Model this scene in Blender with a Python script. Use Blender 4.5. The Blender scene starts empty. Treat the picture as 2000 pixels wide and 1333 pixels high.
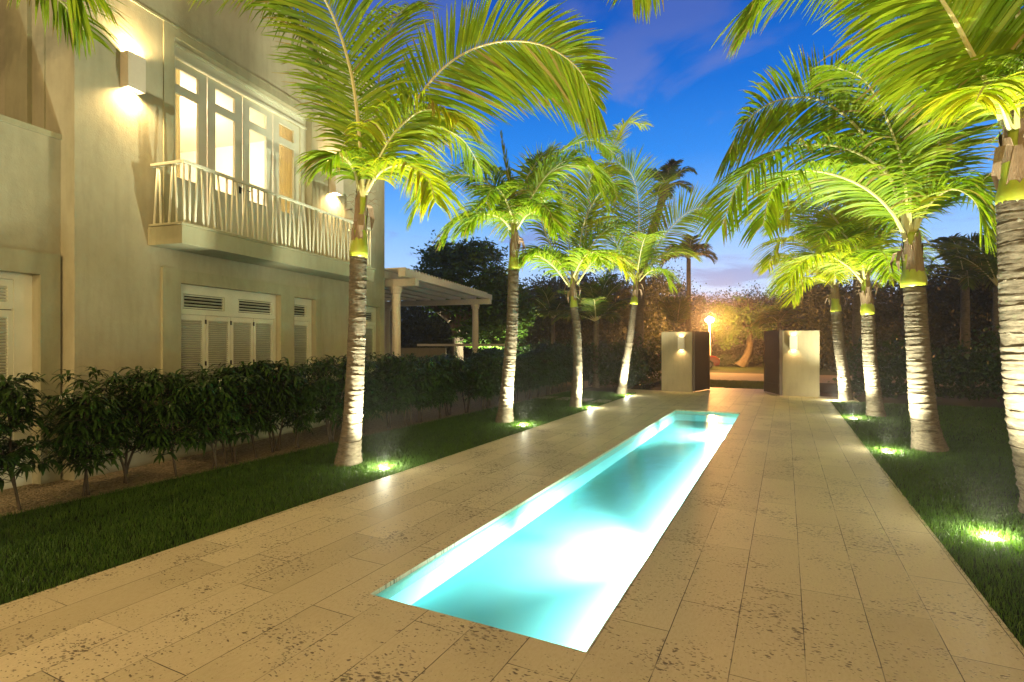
import bpy, math, random
import numpy as np
from mathutils import Vector, Matrix
random.seed(7)
RNG = np.random.default_rng(7)
R = math.radians
scene = bpy.context.scene

# ------------------------------------------------------------------ camera
HCAM = 1.7
FPX = 1060.0
cam_data = bpy.data.cameras.new("camera")
cam = bpy.data.objects.new("camera", cam_data)
scene.collection.objects.link(cam)
cam.location = (0, 0, HCAM)
cam.rotation_euler = (R(90), 0, 0)
cam_data.sensor_width = 36
cam_data.lens = 36 * FPX / 2000
cam_data.shift_y = 5.5 / 2000
cam_data.clip_start = 0.05
cam_data.clip_end = 2000
scene.camera = cam
scene.view_settings.view_transform = 'Standard'
scene.view_settings.look = 'None'
scene.view_settings.exposure = 1.0
scene.view_settings.gamma = 1
scene.render.engine = 'CYCLES'
cy = scene.cycles
cy.use_denoising = True
cy.max_bounces = 7
cy.diffuse_bounces = 3
cy.glossy_bounces = 3
cy.transmission_bounces = 4
cy.transparent_max_bounces = 12
cy.caustics_reflective = False
cy.caustics_refractive = False
cy.sample_clamp_indirect = 6.0
cy.use_light_tree = True

# lamp tuning (watts)
E_PALM = 1250.0
E_HOUSE = 115.0
E_GATE = 22.0
E_STREET = 3600.0
E_FILL = 520.0
E_ROOM = 230.0
E_POOL = 1700.0
E_POOLFILL = 190.0
WARM = (1.0, 0.66, 0.30)
PALMC = (1.0, 0.97, 0.70)
SKY_STRENGTH = 0.66

# ------------------------------------------------------------------ sky at dusk
world = bpy.data.worlds.new("World")
scene.world = world
world.use_nodes = True
wn = world.node_tree
wn.nodes.clear()
class NT:
    """small node tree builder"""
    def __init__(self, tree): self.t = tree
    def n(self, kind, **kw):
        nd = self.t.nodes.new(kind)
        for k, v in kw.items():
            if k.startswith('i_'):
                key = k[2:]
                key = int(key) if key.isdigit() else key.replace('_', ' ')
                self.put(nd, key, v)
            else:
                setattr(nd, k, v)
        return nd
    def put(self, nd, key, v):
        s = nd.inputs[key]
        if isinstance(v, bpy.types.NodeSocket): self.t.links.new(v, s)
        else: s.default_value = v
    def math(self, op, a, b=0.0, clamp=False):
        nd = self.n('ShaderNodeMath', operation=op, use_clamp=clamp)
        self.put(nd, 0, a)
        self.put(nd, 1, b)
        return nd.outputs[0]
    def ramp(self, fac, stops, interp='LINEAR'):
        nd = self.n('ShaderNodeValToRGB')
        cr = nd.color_ramp
        cr.interpolation = interp
        while len(cr.elements) > 1: cr.elements.remove(cr.elements[-1])
        for i, (p, c) in enumerate(stops):
            if not hasattr(c, '__len__'): c = (c, c, c)
            e = cr.elements[0] if i == 0 else cr.elements.new(p)
            e.position = p
            e.color = (c[0], c[1], c[2], 1)
        self.put(nd, 0, fac)
        return nd.outputs[0]
    def mix(self, fac, a, b, blend='MIX'):
        nd = self.n('ShaderNodeMix', data_type='RGBA', blend_type=blend)
        self.put(nd, 0, fac)
        for k, v in ((6, a), (7, b)):
            if not isinstance(v, bpy.types.NodeSocket) and len(v) == 3: v = (*v, 1)
            self.put(nd, k, v)
        return nd.outputs[2]
    def noise(self, vec, scale, detail=3, rough=0.55, dist=0.0):
        nd = self.n('ShaderNodeTexNoise', i_Scale=scale, i_Detail=detail, i_Roughness=rough, i_Distortion=dist)
        if vec is not None: self.put(nd, 'Vector', vec)
        return nd.outputs[0]
    def voro(self, vec, scale, feature='F1', rnd=1.0):
        nd = self.n('ShaderNodeTexVoronoi', feature=feature, i_Scale=scale, i_Randomness=rnd)
        if vec is not None: self.put(nd, 'Vector', vec)
        return nd.outputs['Distance']
    def mapping(self, vec, scale=(1, 1, 1), loc=(0, 0, 0), rot=(0, 0, 0)):
        return self.n('ShaderNodeMapping', i_Vector=vec, i_Scale=scale, i_Location=loc, i_Rotation=rot).outputs[0]
    def bump(self, h, strength=0.3, dist=0.01, normal=None):
        nd = self.n('ShaderNodeBump', i_Strength=strength, i_Distance=dist, i_Height=h)
        if normal is not None: self.put(nd, 'Normal', normal)
        return nd.outputs[0]

w = NT(wn)
tc = w.n('ShaderNodeTexCoord').outputs['Generated']
sep = w.n('ShaderNodeSeparateXYZ', i_0=tc).outputs
elev = sep[2]
grad = w.ramp(elev, [(0.0, (.56, .68, .88)), (.08, (.50, .66, .90)), (.15, (.33, .55, .92)), (.23, (.13, .38, .84)),
                     (.32, (.022, .22, .72)), (.42, (.004, .13, .55)), (.53, (.002, .075, .40)), (.64, (.002, .03, .17)), (1.0, (.002, .012, .06))])
# clouds: noise on a flat layer plus banks at chosen directions
den = w.math('ADD', elev, 0.12)
px_ = w.math('DIVIDE', sep[0], den)
py_ = w.math('DIVIDE', sep[1], den)
cv = w.n('ShaderNodeCombineXYZ', i_0=px_, i_1=py_, i_2=0.3).outputs[0]
cn = w.noise(cv, 2.0, 8, 0.62, 0.5)
def bank(u, v, size, stretch=1.0):
    d = Vector(((u - 1000) / FPX, 1.0, (672 - v) / FPX)).normalized()
    sub = w.n('ShaderNodeVectorMath', operation='SUBTRACT', i_0=tc, i_1=d).outputs[0]
    sc = w.n('ShaderNodeVectorMath', operation='MULTIPLY', i_0=sub, i_1=(1 / size, 1 / size, stretch / size)).outputs[0]
    ln = w.n('ShaderNodeVectorMath', operation='LENGTH', i_0=sc).outputs['Value']
    return w.math('SUBTRACT', 1.0, ln, clamp=True)
banks = None
for b in ((1215, 120, .13, 1.3), (1330, 25, .16, 1.6), (1120, 20, .1, 1.2), (860, 90, .22, 1.0), (780, 200, .16, 1), (1430, 545, .12, 2.6), (1380, 590, .12, 3), (1080, 450, .12, 2.0)):
    k = bank(*b)
    banks = k if banks is None else w.math('MAXIMUM', banks, k)
cm = w.math('ADD', cn, w.math('MULTIPLY', banks, 0.40))
cmask = w.ramp(cm, [(.60, 0), (.80, 1)], 'EASE')
ccol = w.ramp(elev, [(0.0, (.30, .34, .52)), (.14, (.22, .26, .50)), (.3, (.20, .27, .60)), (.5, (.07, .12, .40))])
skyc = w.mix(w.math('MULTIPLY', cmask, 0.72), grad, ccol)
# sky dimmed away from the view, to keep its blue fill off the ground
az = w.ramp(sep[1], [(0.25, .06), (.66, 1.0)], 'EASE')
below = w.ramp(elev, [(0.0, 0.0), (0.004, 1.0)])
skyc = w.mix(1.0, skyc, az, 'MULTIPLY')
# warm afterglow added low in the unseen sky behind the viewer, filling the paving
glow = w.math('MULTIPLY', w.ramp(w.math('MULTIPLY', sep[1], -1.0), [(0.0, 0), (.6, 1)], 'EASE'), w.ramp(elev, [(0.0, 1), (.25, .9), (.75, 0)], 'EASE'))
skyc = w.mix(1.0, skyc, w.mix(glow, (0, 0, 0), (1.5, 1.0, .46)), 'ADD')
skyc = w.mix(below, (.01, .012, .02), skyc)
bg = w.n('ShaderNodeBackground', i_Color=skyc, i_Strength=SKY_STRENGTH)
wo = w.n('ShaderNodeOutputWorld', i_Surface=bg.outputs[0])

# ------------------------------------------------------------------ helpers
TH = R(26.72)
CT, ST = math.cos(TH), math.sin(TH)
def W(wc, s, z=0.0):
    """walk frame (across, along) to world"""
    return Vector((wc * CT + s * ST, -wc * ST + s * CT, z))
def PX(u, v, Y):
    return Vector(((u - 1000) / FPX * Y, Y, HCAM - (v - 672) / FPX * Y))

def mat(name, fn):
    m = bpy.data.materials.new(name)
    m.use_nodes = True
    m.node_tree.nodes.clear()
    t = NT(m.node_tree)
    out = t.n('ShaderNodeOutputMaterial')
    t.put(out, 'Surface', fn(t))
    return m
def prin(t, col, rough=0.6, normal=None, **kw):
    nd = t.n('ShaderNodeBsdfPrincipled')
    if not isinstance(col, bpy.types.NodeSocket) and len(col) == 3: col = (*col, 1)
    t.put(nd, 'Base Color', col)
    t.put(nd, 'Roughness', rough)
    if normal is not None: t.put(nd, 'Normal', normal)
    for k, v in kw.items(): t.put(nd, k.replace('_', ' '), v)
    return nd.outputs[0]
def objc(t): return t.n('ShaderNodeTexCoord').outputs['Object']

def m_stucco(c1, c2, bs=0.35):
    def f(t):
        v = objc(t)
        n1 = t.noise(v, 1.3, 5, 0.6)
        n2 = t.noise(v, 45, 4, 0.65)
        n3 = t.noise(t.mapping(v, (4, 4, .8)), 2.0, 4, 0.6)
        c = t.mix(t.ramp(n1, [(.35, 0), (.65, 1)]), c1, c2)
        c = t.mix(t.math('MULTIPLY', t.ramp(n3, [(.45, 0), (.7, 1)]), 0.38), c, tuple(x * .70 for x in c1))
        c = t.mix(t.math('MULTIPLY', t.ramp(t.noise(v, 14, 5, .7), [(.5, 0), (.7, 1)]), 0.20), c, tuple(x * .75 for x in c1))
        h = t.math('ADD', t.math('MULTIPLY', n2, .6), t.noise(v, 9, 3))
        return prin(t, c, 0.85, t.bump(h, bs, 0.012), Specular_IOR_Level=.25)
    return f
M_STUCCO = mat("cream_stucco", m_stucco((.325, .31, .21), (.375, .358, .245)))
M_STUCCO2 = mat("trim_plaster", m_stucco((.30, .295, .19), (.345, .34, .22), 0.15))
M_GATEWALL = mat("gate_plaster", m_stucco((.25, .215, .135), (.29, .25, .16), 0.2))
def f_paint(t):
    v = objc(t)
    c = t.mix(t.ramp(t.noise(v, 6, 4), [(.3, 0), (.7, 1)]), (.56, .58, .45), (.62, .63, .50))
    return prin(t, c, 0.45, t.bump(t.noise(t.mapping(v, (2, 2, 30)), 12, 3), 0.12, 0.003))
M_PAINT = mat("white_painted_wood", f_paint)
M_DARKV = mat("dark_void", lambda t: prin(t, (.006, .006, .005), 0.9))
M_METAL = mat("dark_metal", lambda t: prin(t, (.05, .05, .05), 0.35, Metallic=.8))
M_BRONZE = mat("brushed_fitting", lambda t: prin(t, (.35, .33, .28), 0.4, Metallic=.6))
M_LAMPBODY = mat("lamp_housing", lambda t: prin(t, t.mix(t.noise(objc(t), 20, 3), (.50, .46, .36), (.58, .53, .42)), 0.5))

def f_wood(t):
    v = objc(t)
    g = t.noise(t.mapping(v, (14, 14, .7)), 3, 5, .6, .6)
    c = t.mix(g, (.028, .018, .010), (.085, .052, .028))
    return prin(t, c, 0.55, t.bump(g, .25, .004))
M_GATEWOOD = mat("dark_gate_wood", f_wood)
def f_pergola(t):
    v = objc(t)
    g = t.noise(t.mapping(v, (9, 9, 9)), 2, 5, .6, .3)
    c = t.mix(g, (.48, .44, .35), (.72, .67, .55))
    return prin(t, c, 0.75, t.bump(g, .3, .01))
M_PERGOLA = mat("weathered_white_timber", f_pergola)

def f_deck(t):
    v = objc(t)
    sp = t.n('ShaderNodeSeparateXYZ', i_0=v).outputs
    uv = t.n('ShaderNodeCombineXYZ', i_0=t.math('ADD', sp[1], 20.0), i_1=t.math('ADD', sp[0], 19.07), i_2=0.0).outputs[0]
    wob = t.n('ShaderNodeTexNoise', i_Scale=3.0, i_Detail=2.0, i_Vector=uv).outputs['Color']
    uvw = t.n('ShaderNodeVectorMath', operation='MULTIPLY_ADD', i_0=wob, i_1=(.006, .006, 0), i_2=uv).outputs[0]
    br = t.n('ShaderNodeTexBrick', offset=0.37, offset_frequency=2, squash=1.35, squash_frequency=3)
    t.put(br, 'Vector', uvw)
    for k, x in (('Color1', (0, 0, 0, 1)), ('Color2', (1, 1, 1, 1)), ('Mortar', (.5, .5, .5, 1)), ('Scale', 1.0), ('Mortar Size', .0032), ('Mortar Smooth', .25),
                 ('Bias', 0.0), ('Brick Width', 1.15), ('Row Height', .355)): t.put(br, k, x)
    cell = br.outputs['Color']
    mort = br.outputs['Fac']
    mort = t.math('MULTIPLY', mort, t.ramp(t.noise(uv, 2.3, 3), [(.36, .2), (.52, 1)]))
    big = t.noise(uv, 1.1, 4, .6)
    fine = t.noise(t.mapping(uv, (1, 2.2, 1)), 26, 5, .7)
    c = t.mix(cell, (.45, .38, .235), (.66, .57, .38))
    c = t.mix(t.ramp(big, [(.3, 0), (.7, 1)]), c, (.58, .495, .32))
    c = t.mix(t.math('MULTIPLY', t.ramp(fine, [(.45, 0), (.8, 1)]), .30), c, (.30, .20, .095))
    # shell flecks in some slabs
    fl = t.voro(uv, 70)
    flm = t.math('MULTIPLY', t.ramp(fl, [(.22, 1), (.42, 0)]), t.ramp(cell, [(.66, 0), (.72, .5)]))
    c = t.mix(flm, c, (.62, .52, .36))
    # open pits of coral stone, elongated, in patches
    wv = t.n('ShaderNodeVectorMath', operation='MULTIPLY_ADD', i_0=t.n('ShaderNodeTexNoise', i_Scale=18.0, i_Detail=3.0, i_Vector=uv).outputs['Color'], i_1=(.05, .05, 0), i_2=uv).outputs[0]
    p1 = t.voro(t.mapping(wv, (34, 15, 1), rot=(0, 0, .35)), 1.0)
    p2 = t.voro(t.mapping(wv, (60, 34, 1), rot=(0, 0, .4)), 1.0)
    patch = t.math('MULTIPLY_ADD', t.noise(uv, 1.7, 4, .65), .85)
    patch.node.inputs[2].default_value = .088
    k1 = t.ramp(t.math('ADD', p1, t.math('MULTIPLY', t.math('SUBTRACT', .62, patch), 1.0)), [(.23, 1), (.30, 0)])
    k2 = t.ramp(t.math('ADD', p2, t.math('MULTIPLY', t.math('SUBTRACT', .60, patch), 1.4)), [(.28, 1), (.38, 0)])
    pits = t.math('MAXIMUM', k1, t.math('MULTIPLY', k2, .75))
    c = t.mix(t.math('MULTIPLY', pits, .85), c, (.07, .042, .02))
    c = t.mix(t.math('MULTIPLY', mort, .95), c, (.035, .022, .010))
    rough = t.ramp(fine, [(.3, .46), (.75, .72)])
    h = t.math('SUBTRACT', t.math('MULTIPLY', fine, .25), t.math('MAXIMUM', pits, mort))
    return prin(t, c, rough, t.bump(h, .55, .006), Specular_IOR_Level=.4)
M_DECK = mat("coral_stone_paving", f_deck)

def f_lawn(t):
    v = objc(t)
    n = t.noise(v, 3, 5, .65)
    n2 = t.noise(v, 60, 4, .7)
    c = t.mix(n, (.010, .022, .003), (.022, .045, .006))
    c = t.mix(t.ramp(n2, [(.4, 0), (.7, 1)]), c, (.016, .016, .006))
    return prin(t, c, .9, t.bump(n2, .8, .03), Specular_IOR_Level=.1)
M_LAWN = mat("lawn_turf", f_lawn)
def f_soil(t):
    v = objc(t)
    return prin(t, t.mix(t.noise(v, .6, 5), (.020, .022, .010), (.035, .040, .016)), .95)
M_GROUND = mat("dark_ground", f_soil)
def f_gravel(t):
    v = objc(t)
    vo = t.n('ShaderNodeTexVoronoi', i_Scale=38.0, i_Vector=v)
    c = t.mix(t.n('ShaderNodeSeparateColor', i_0=vo.outputs['Color']).outputs[0], (.22, .17, .085), (.52, .42, .25))
    d = t.ramp(vo.outputs['Distance'], [(.0, 1), (.7, 0)])
    c = t.mix(t.math('MULTIPLY', t.math('SUBTRACT', 1.0, d), .5), c, (.08, .055, .03))
    return prin(t, c, .85, t.bump(d, 1.0, .03))
M_GRAVEL = mat("pale_gravel", f_gravel)
def f_road(t):
    v = objc(t)
    return prin(t, t.mix(t.noise(v, 5, 5, .7), (.20, .17, .14), (.30, .25, .20)), .85, t.bump(t.noise(v, 80, 2), .3, .01))
M_ROAD = mat("pale_road", f_road)

def leafmat(name, c1, c2, trans=0.4, rough=0.45, scale=3.0, tint=False):
    def f(t):
        v = objc(t)
        n = t.noise(v, scale, 3, .6)
        c = t.mix(t.ramp(n, [(.3, 0), (.7, 1)]), c1, c2)
        if tint:
            tv = t.n('ShaderNodeAttribute', attribute_name='tint').outputs['Fac']
            c = t.mix(t.ramp(tv, [(0, .62), (.5, 0)]), c, tuple(x * y for x, y in zip(c1, (.35, .50, .8))))
            c = t.mix(t.ramp(tv, [(.5, 0), (.9, .55)]), c, (c2[0] * 1.5, c2[1] * 1.08, c2[2] * 2.5))
            c = t.mix(t.ramp(tv, [(.96, 0), (.99, .8)]), c, (.30, .20, .07))
        d = prin(t, c, rough, Specular_IOR_Level=.3)
        tr = t.n('ShaderNodeBsdfTranslucent')
        t.put(tr, 'Color', t.mix(1.0, c, (1.15, 1.2, .7), 'MULTIPLY'))
        ms = t.n('ShaderNodeMixShader', i_0=trans, i_1=d, i_2=tr.outputs[0])
        return ms.outputs[0]
    return mat(name, f)
M_FROND = leafmat("palm_leaflets", (.17, .28, .006), (.26, .39, .010), .45, .5, 2.2, True)
M_FRONDY = leafmat("young_palm_leaflets", (.32, .41, .008), (.42, .48, .012), .48, .5, 2.2, True)
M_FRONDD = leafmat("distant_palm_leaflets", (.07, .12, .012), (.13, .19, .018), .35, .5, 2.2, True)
M_HEDGE = leafmat("hedge_leaves", (.016, .042, .008), (.036, .075, .012), .25, .38, 5)
M_GRASS = leafmat("grass_blades", (.030, .078, .006), (.062, .13, .010), .35, .5, 6)
M_TREE = leafmat("tree_leaves", (.05, .11, .014), (.09, .17, .02), .4, .5, .8)
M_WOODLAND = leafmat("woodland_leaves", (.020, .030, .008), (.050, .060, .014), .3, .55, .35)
def f_rachis(t):
    v = objc(t)
    return prin(t, t.mix(t.noise(v, 8, 3), (.42, .40, .15), (.56, .50, .24)), .4)
M_RACHIS = mat("palm_midrib", f_rachis)
def f_shaft(t):
    v = objc(t)
    c = t.mix(t.noise(t.mapping(v, (12, 12, 2)), 1.4, 4), (.22, .30, .02), (.36, .38, .03))
    return prin(t, c, .4)
M_SHAFT = mat("palm_crownshaft", f_shaft)
def f_fibre(t):
    v = objc(t)
    g = t.noise(t.mapping(v, (30, 30, 5)), 1.6, 5, .7)
    return prin(t, t.mix(g, (.10, .065, .035), (.34, .24, .15)), .85, t.bump(g, .8, .02))
M_FIBRE = mat("palm_sheath_fibre", f_fibre)
def f_bark(t):
    v = objc(t)
    g = t.noise(t.mapping(v, (9, 9, 34)), 1.3, 6, .7, .4)
    s = t.noise(v, 3, 4)
    c = t.mix(t.ramp(g, [(.32, 0), (.62, 1)]), (.04, .032, .02), (.145, .122, .086))
    c = t.mix(t.math('MULTIPLY', t.ramp(s, [(.45, 0), (.7, 1)]), .30), c, (.19, .165, .12))
    c = t.mix(t.math('MULTIPLY', t.ramp(t.noise(v, 5.5, 5, .75), [(.5, 0), (.62, 1)]), .5), c, (.05, .042, .028))
    c = t.mix(t.math('MULTIPLY', t.ramp(t.noise(v, 11, 4, .7), [(.62, 0), (.7, 1)]), .4), c, (.13, .15, .08))
    return prin(t, c, .85, t.bump(g, .6, .012), Specular_IOR_Level=.2)
M_BARK = mat("ringed_palm_bark", f_bark)
def f_bark2(t):
    v = objc(t)
    g = t.noise(t.mapping(v, (12, 12, 3)), 1.3, 5, .7)
    return prin(t, t.mix(g, (.06, .045, .03), (.20, .15, .10)), .9, t.bump(g, .8, .03))
M_BARK2 = mat("tree_bark", f_bark2)
M_STEM = mat("shrub_stem", lambda t: prin(t, t.mix(t.noise(objc(t), 14, 3), (.022, .018, .010), (.07, .055, .035)), .9))

def emis(name, col, strength):
    def f(t):
        e = t.n('ShaderNodeEmission', i_Strength=strength)
        t.put(e, 'Color', (*col, 1))
        return e.outputs[0]
    return mat(name, f)
M_LENS = emis("lit_lens_warm", (1.0, .80, .50), 9.0)
M_LENSG = emis("lit_ground_lens", (1.0, .97, .62), 40.0)
M_BULB = emis("street_lamp_bulb", (1.0, .72, .36), 160.0)
M_POOLLENS = emis("pool_lamp_lens", (.85, 1.0, 1.0), 40.0)
def f_glass(t):
    tr = t.n('ShaderNodeBsdfTransparent')
    gl = t.n('ShaderNodeBsdfGlossy', i_Roughness=.02)
    fr = t.n('ShaderNodeFresnel', i_IOR=1.45)
    return t.n('ShaderNodeMixShader', i_0=fr.outputs[0], i_1=tr.outputs[0], i_2=gl.outputs[0]).outputs[0]
M_GLASS = mat("window_glass", f_glass)
def f_water(t):
    v = objc(t)
    h = t.noise(t.mapping(v, (2.2, 1.1, 1)), 2.2, 3, .5, .2)
    nrm = t.bump(h, .10, .05)
    tr = t.n('ShaderNodeBsdfTransparent', i_Color=(.78, .98, .98, 1))
    gl = t.n('ShaderNodeBsdfGlossy', i_Roughness=.12, i_Normal=nrm)
    fr = t.n('ShaderNodeFresnel', i_IOR=1.33, i_Normal=nrm)
    return t.n('ShaderNodeMixShader', i_0=fr.outputs[0], i_1=tr.outputs[0], i_2=gl.outputs[0]).outputs[0]
M_WATER = mat("pool_water", f_water)
def f_pool(t):
    v = objc(t)
    n = t.noise(v, 5, 4)
    return prin(t, t.mix(n, (.30, .84, .82), (.34, .88, .86)), .6)
M_POOL = mat("aqua_pool_plaster", f_pool)
def f_tile(t):
    v = objc(t)
    n = t.noise(v, 40, 2)
    return prin(t, t.mix(n, (.16, .42, .34), (.30, .60, .48)), .35)
M_POOLTILE = mat("green_waterline_tile", f_tile)
M_ROOM = mat("room_plaster", lambda t: prin(t, t.mix(t.noise(objc(t), 3, 3), (.78, .70, .56), (.82, .74, .60)), .8))
M_ROOMDOOR = mat("room_door_wood", lambda t: prin(t, t.mix(t.noise(objc(t), 6, 3), (.60, .42, .25), (.68, .48, .30)), .5))
M_CURTAIN = leafmat("curtain_cloth", (.60, .52, .40), (.66, .58, .46), .3, .9, 4)
M_CARRED = mat("red_car_paint", lambda t: prin(t, t.mix(t.noise(objc(t), 40, 2), (.35, .018, .015), (.40, .025, .02)), .25, Coat_Weight=.6))
M_RUBBER = mat("black_rubber", lambda t: prin(t, (.02, .02, .02), .8))
M_CARGLASS = mat("car_glass", lambda t: prin(t, (.02, .025, .03), .08))
M_HEADL = mat("headlamp_plastic", lambda t: prin(t, (.6, .6, .6), .15))
M_STEEL = mat("galvanised_pole", lambda t: prin(t, t.mix(t.noise(objc(t), 8, 3), (.35, .32, .28), (.45, .42, .36)), .5, Metallic=.3))

# mesh collector
class MB:
    def __init__(self): self.v, self.f, self.mi = [], [], []
    def add(self, verts, faces, mi=0):
        o = len(self.v)
        self.v.extend([tuple(p) for p in verts])
        self.f.extend([tuple(i + o for i in f) for f in faces])
        self.mi.extend([mi] * len(faces))
    def box(self, a, b, mi=0, M=None):
        x0, y0, z0 = a; x1, y1, z1 = b
        vs = [Vector(p) for p in ((x0, y0, z0), (x1, y0, z0), (x1, y1, z0), (x0, y1, z0), (x0, y0, z1), (x1, y0, z1), (x1, y1, z1), (x0, y1, z1))]
        if M is not None: vs = [M @ p for p in vs]
        self.add(vs, [(0, 3, 2, 1), (4, 5, 6, 7), (0, 1, 5, 4), (1, 2, 6, 5), (2, 3, 7, 6), (3, 0, 4, 7)], mi)
    def tube(self, pts, rads, n=10, mi=0, cap=True):
        pts = [Vector(p) for p in pts]
        if not hasattr(rads, '__len__'): rads = [rads] * len(pts)
        vs, fs = [], []
        ref = Vector((0.3, 1, 0.1))
        for i, p in enumerate(pts):
            t = (pts[min(i + 1, len(pts) - 1)] - pts[max(i - 1, 0)]).normalized()
            a = t.cross(ref)
            if a.length < 1e-3: a = t.cross(Vector((1, 0, 0)))
            a.normalize(); b = t.cross(a)
            for k in range(n):
                an = 2 * math.pi * k / n
                vs.append(p + (a * math.cos(an) + b * math.sin(an)) * rads[i])
        for i in range(len(pts) - 1):
            for k in range(n):
                fs.append((i * n + k, i * n + (k + 1) % n, (i + 1) * n + (k + 1) % n, (i + 1) * n + k))
        if cap:
            fs.append(tuple(range(n))[::-1]); fs.append(tuple((len(pts) - 1) * n + k for k in range(n)))
        self.add(vs, fs, mi)
    def build(self, name, mats, parent=None, smooth=False, bevel=0.0, loc=None):
        me = bpy.data.meshes.new(name)
        me.from_pydata(self.v, [], self.f)
        if not isinstance(mats, (list, tuple)): mats = [mats]
        for m in mats: me.materials.append(m)
        if len(mats) > 1: me.polygons.foreach_set('material_index', self.mi)
        if smooth: me.polygons.foreach_set('use_smooth', [True] * len(me.polygons))
        me.update()
        o = bpy.data.objects.new(name, me)
        scene.collection.objects.link(o)
        if parent is not None: o.parent = parent
        if bevel:
            b = o.modifiers.new('bevel', 'BEVEL'); b.width = bevel; b.segments = 2; b.limit_method = 'ANGLE'
        return o
def np_mesh(name, verts, quads, mats, parent=None, mi=None, smooth=False):
    """fast mesh of quads from numpy arrays"""
    me = bpy.data.meshes.new(name)
    verts = np.asarray(verts, dtype=np.float32); quads = np.asarray(quads, dtype=np.int32)
    nf, k = quads.shape
    me.vertices.add(len(verts)); me.vertices.foreach_set('co', verts.ravel())
    me.loops.add(nf * k); me.loops.foreach_set('vertex_index', quads.ravel())
    me.polygons.add(nf)
    me.polygons.foreach_set('loop_start', np.arange(0, nf * k, k, dtype=np.int32))
    me.polygons.foreach_set('loop_total', np.full(nf, k, dtype=np.int32))
    if not isinstance(mats, (list, tuple)): mats = [mats]
    for m in mats: me.materials.append(m)
    if mi is not None: me.polygons.foreach_set('material_index', np.asarray(mi, dtype=np.int32))
    if smooth: me.polygons.foreach_set('use_smooth', np.ones(nf, dtype=bool))
    me.update(calc_edges=True)
    o = bpy.data.objects.new(name, me)
    scene.collection.objects.link(o)
    if parent is not None: o.parent = parent
    return o
def tag(o, label=None, cat=None, group=None, kind=None):
    if label: o['label'] = label
    if cat: o['category'] = cat
    if group: o['group'] = group
    if kind: o['kind'] = kind
    return o
def empty(name, loc=(0, 0, 0), rz=0.0):
    o = bpy.data.objects.new(name, None)
    scene.collection.objects.link(o)
    o.location = loc; o.rotation_euler = (0, 0, rz)
    o.empty_display_size = .2
    return o
def children(o): return [c for c in scene.collection.objects if c.parent == o]
def copy_tree(o, parent=None, lookup=None):
    if lookup is None:
        lookup = {}
        for c in scene.collection.objects:
            if c.parent is not None: lookup.setdefault(c.parent.name, []).append(c)
    c = o.copy(); scene.collection.objects.link(c)
    if parent is not None: c.parent = parent
    for ch in lookup.get(o.name, []): copy_tree(ch, c, lookup)
    return c
def light(name, kind, loc, energy, color, parent=None, aim=None, size=R(100), blend=1.0, radius=.03, shape=None):
    d = bpy.data.lights.new(name, kind)
    d.energy = energy; d.color = color
    if kind == 'SPOT':
        d.spot_size = size; d.spot_blend = blend
    if kind in ('SPOT', 'POINT'): d.shadow_soft_size = radius
    if kind == 'AREA':
        d.shape = 'RECTANGLE'; d.size, d.size_y = shape
    o = bpy.data.objects.new(name, d)
    scene.collection.objects.link(o)
    o.location = loc
    if aim is not None:
        o.rotation_euler = Vector(aim).to_track_quat('-Z', 'Y').to_euler()
    if parent is not None: o.parent = parent
    return o
def catmull(ctrl, n):
    P = [Vector(c) for c in ctrl]
    P = [P[0] * 2 - P[1]] + P + [P[-1] * 2 - P[-2]]
    segs = len(P) - 3
    out = []
    for i in range(n):
        f = i / (n - 1) * segs
        k = min(int(f), segs - 1); t = f - k
        a, b, c, d = P[k:k + 4]
        out.append(0.5 * ((2 * b) + (c - a) * t + (2 * a - 5 * b + 4 * c - d) * t * t + (3 * b - a - 3 * c + d) * t ** 3))
    return out

# ------------------------------------------------------------------ ground, paving, pool
PW0, PW1, PS0, PS1 = -2.52, -.983, 2.86, 14.45      # pool
DW0, DW1, DS0, DS1 = -4.56, 1.19, -3.2, 20.2        # paving
def frame_mesh(name, m, outer, inner, z, rz=-TH):
    (a0, a1, b0, b1), (c0, c1, d0, d1) = outer, inner
    mb = MB()
    vs = [(a0, b0), (a1, b0), (a1, b1), (a0, b1), (c0, d0), (c1, d0), (c1, d1), (c0, d1)]
    mb.add([(x, y, z) for x, y in vs], [(0, 1, 5, 4), (1, 2, 6, 5), (2, 3, 7, 6), (3, 0, 4, 7)])
    o = mb.build(name, m); o.rotation_euler = (0, 0, rz)
    return o
g = frame_mesh('ground', M_GROUND, (-600, 600, -500, 700), (PW0 - .3, PW1 + .3, PS0 - .3, PS1 + .3), -.06)
tag(g, kind='structure')
mb = MB()
o_ = (DW0, DW1, DS0, DS1)
vs = [(DW0, DS0), (DW1, DS0), (DW1, DS1), (DW0, DS1), (PW0, PS0), (PW1, PS0), (PW1, PS1), (PW0, PS1)]
mb.add([(x, y, 0) for x, y in vs] + [(x, y, -.03) for x, y in vs],
       [(0, 1, 5, 4), (1, 2, 6, 5), (2, 3, 7, 6), (3, 0, 4, 7),
        (4, 5, 13, 12), (5, 6, 14, 13), (6, 7, 15, 14), (7, 4, 12, 15),
        (1, 0, 8, 9), (2, 1, 9, 10), (3, 2, 10, 11), (0, 3, 11, 8)])
# flared apron in front of the gate walls and the paving through the gate
mb.box((-5.3, 18.75, -.05), (DW0 - .002, 20.2, 0))
mb.box((DW1 + .002, 18.75, -.05), (1.95, 20.2, 0))
mb.box((-3.2, 20.202, -.05), (.2, 22.4, 0))
deck = mb.build('paving', M_DECK); deck.rotation_euler = (0, 0, -TH)
tag(deck, kind='structure')
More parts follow.
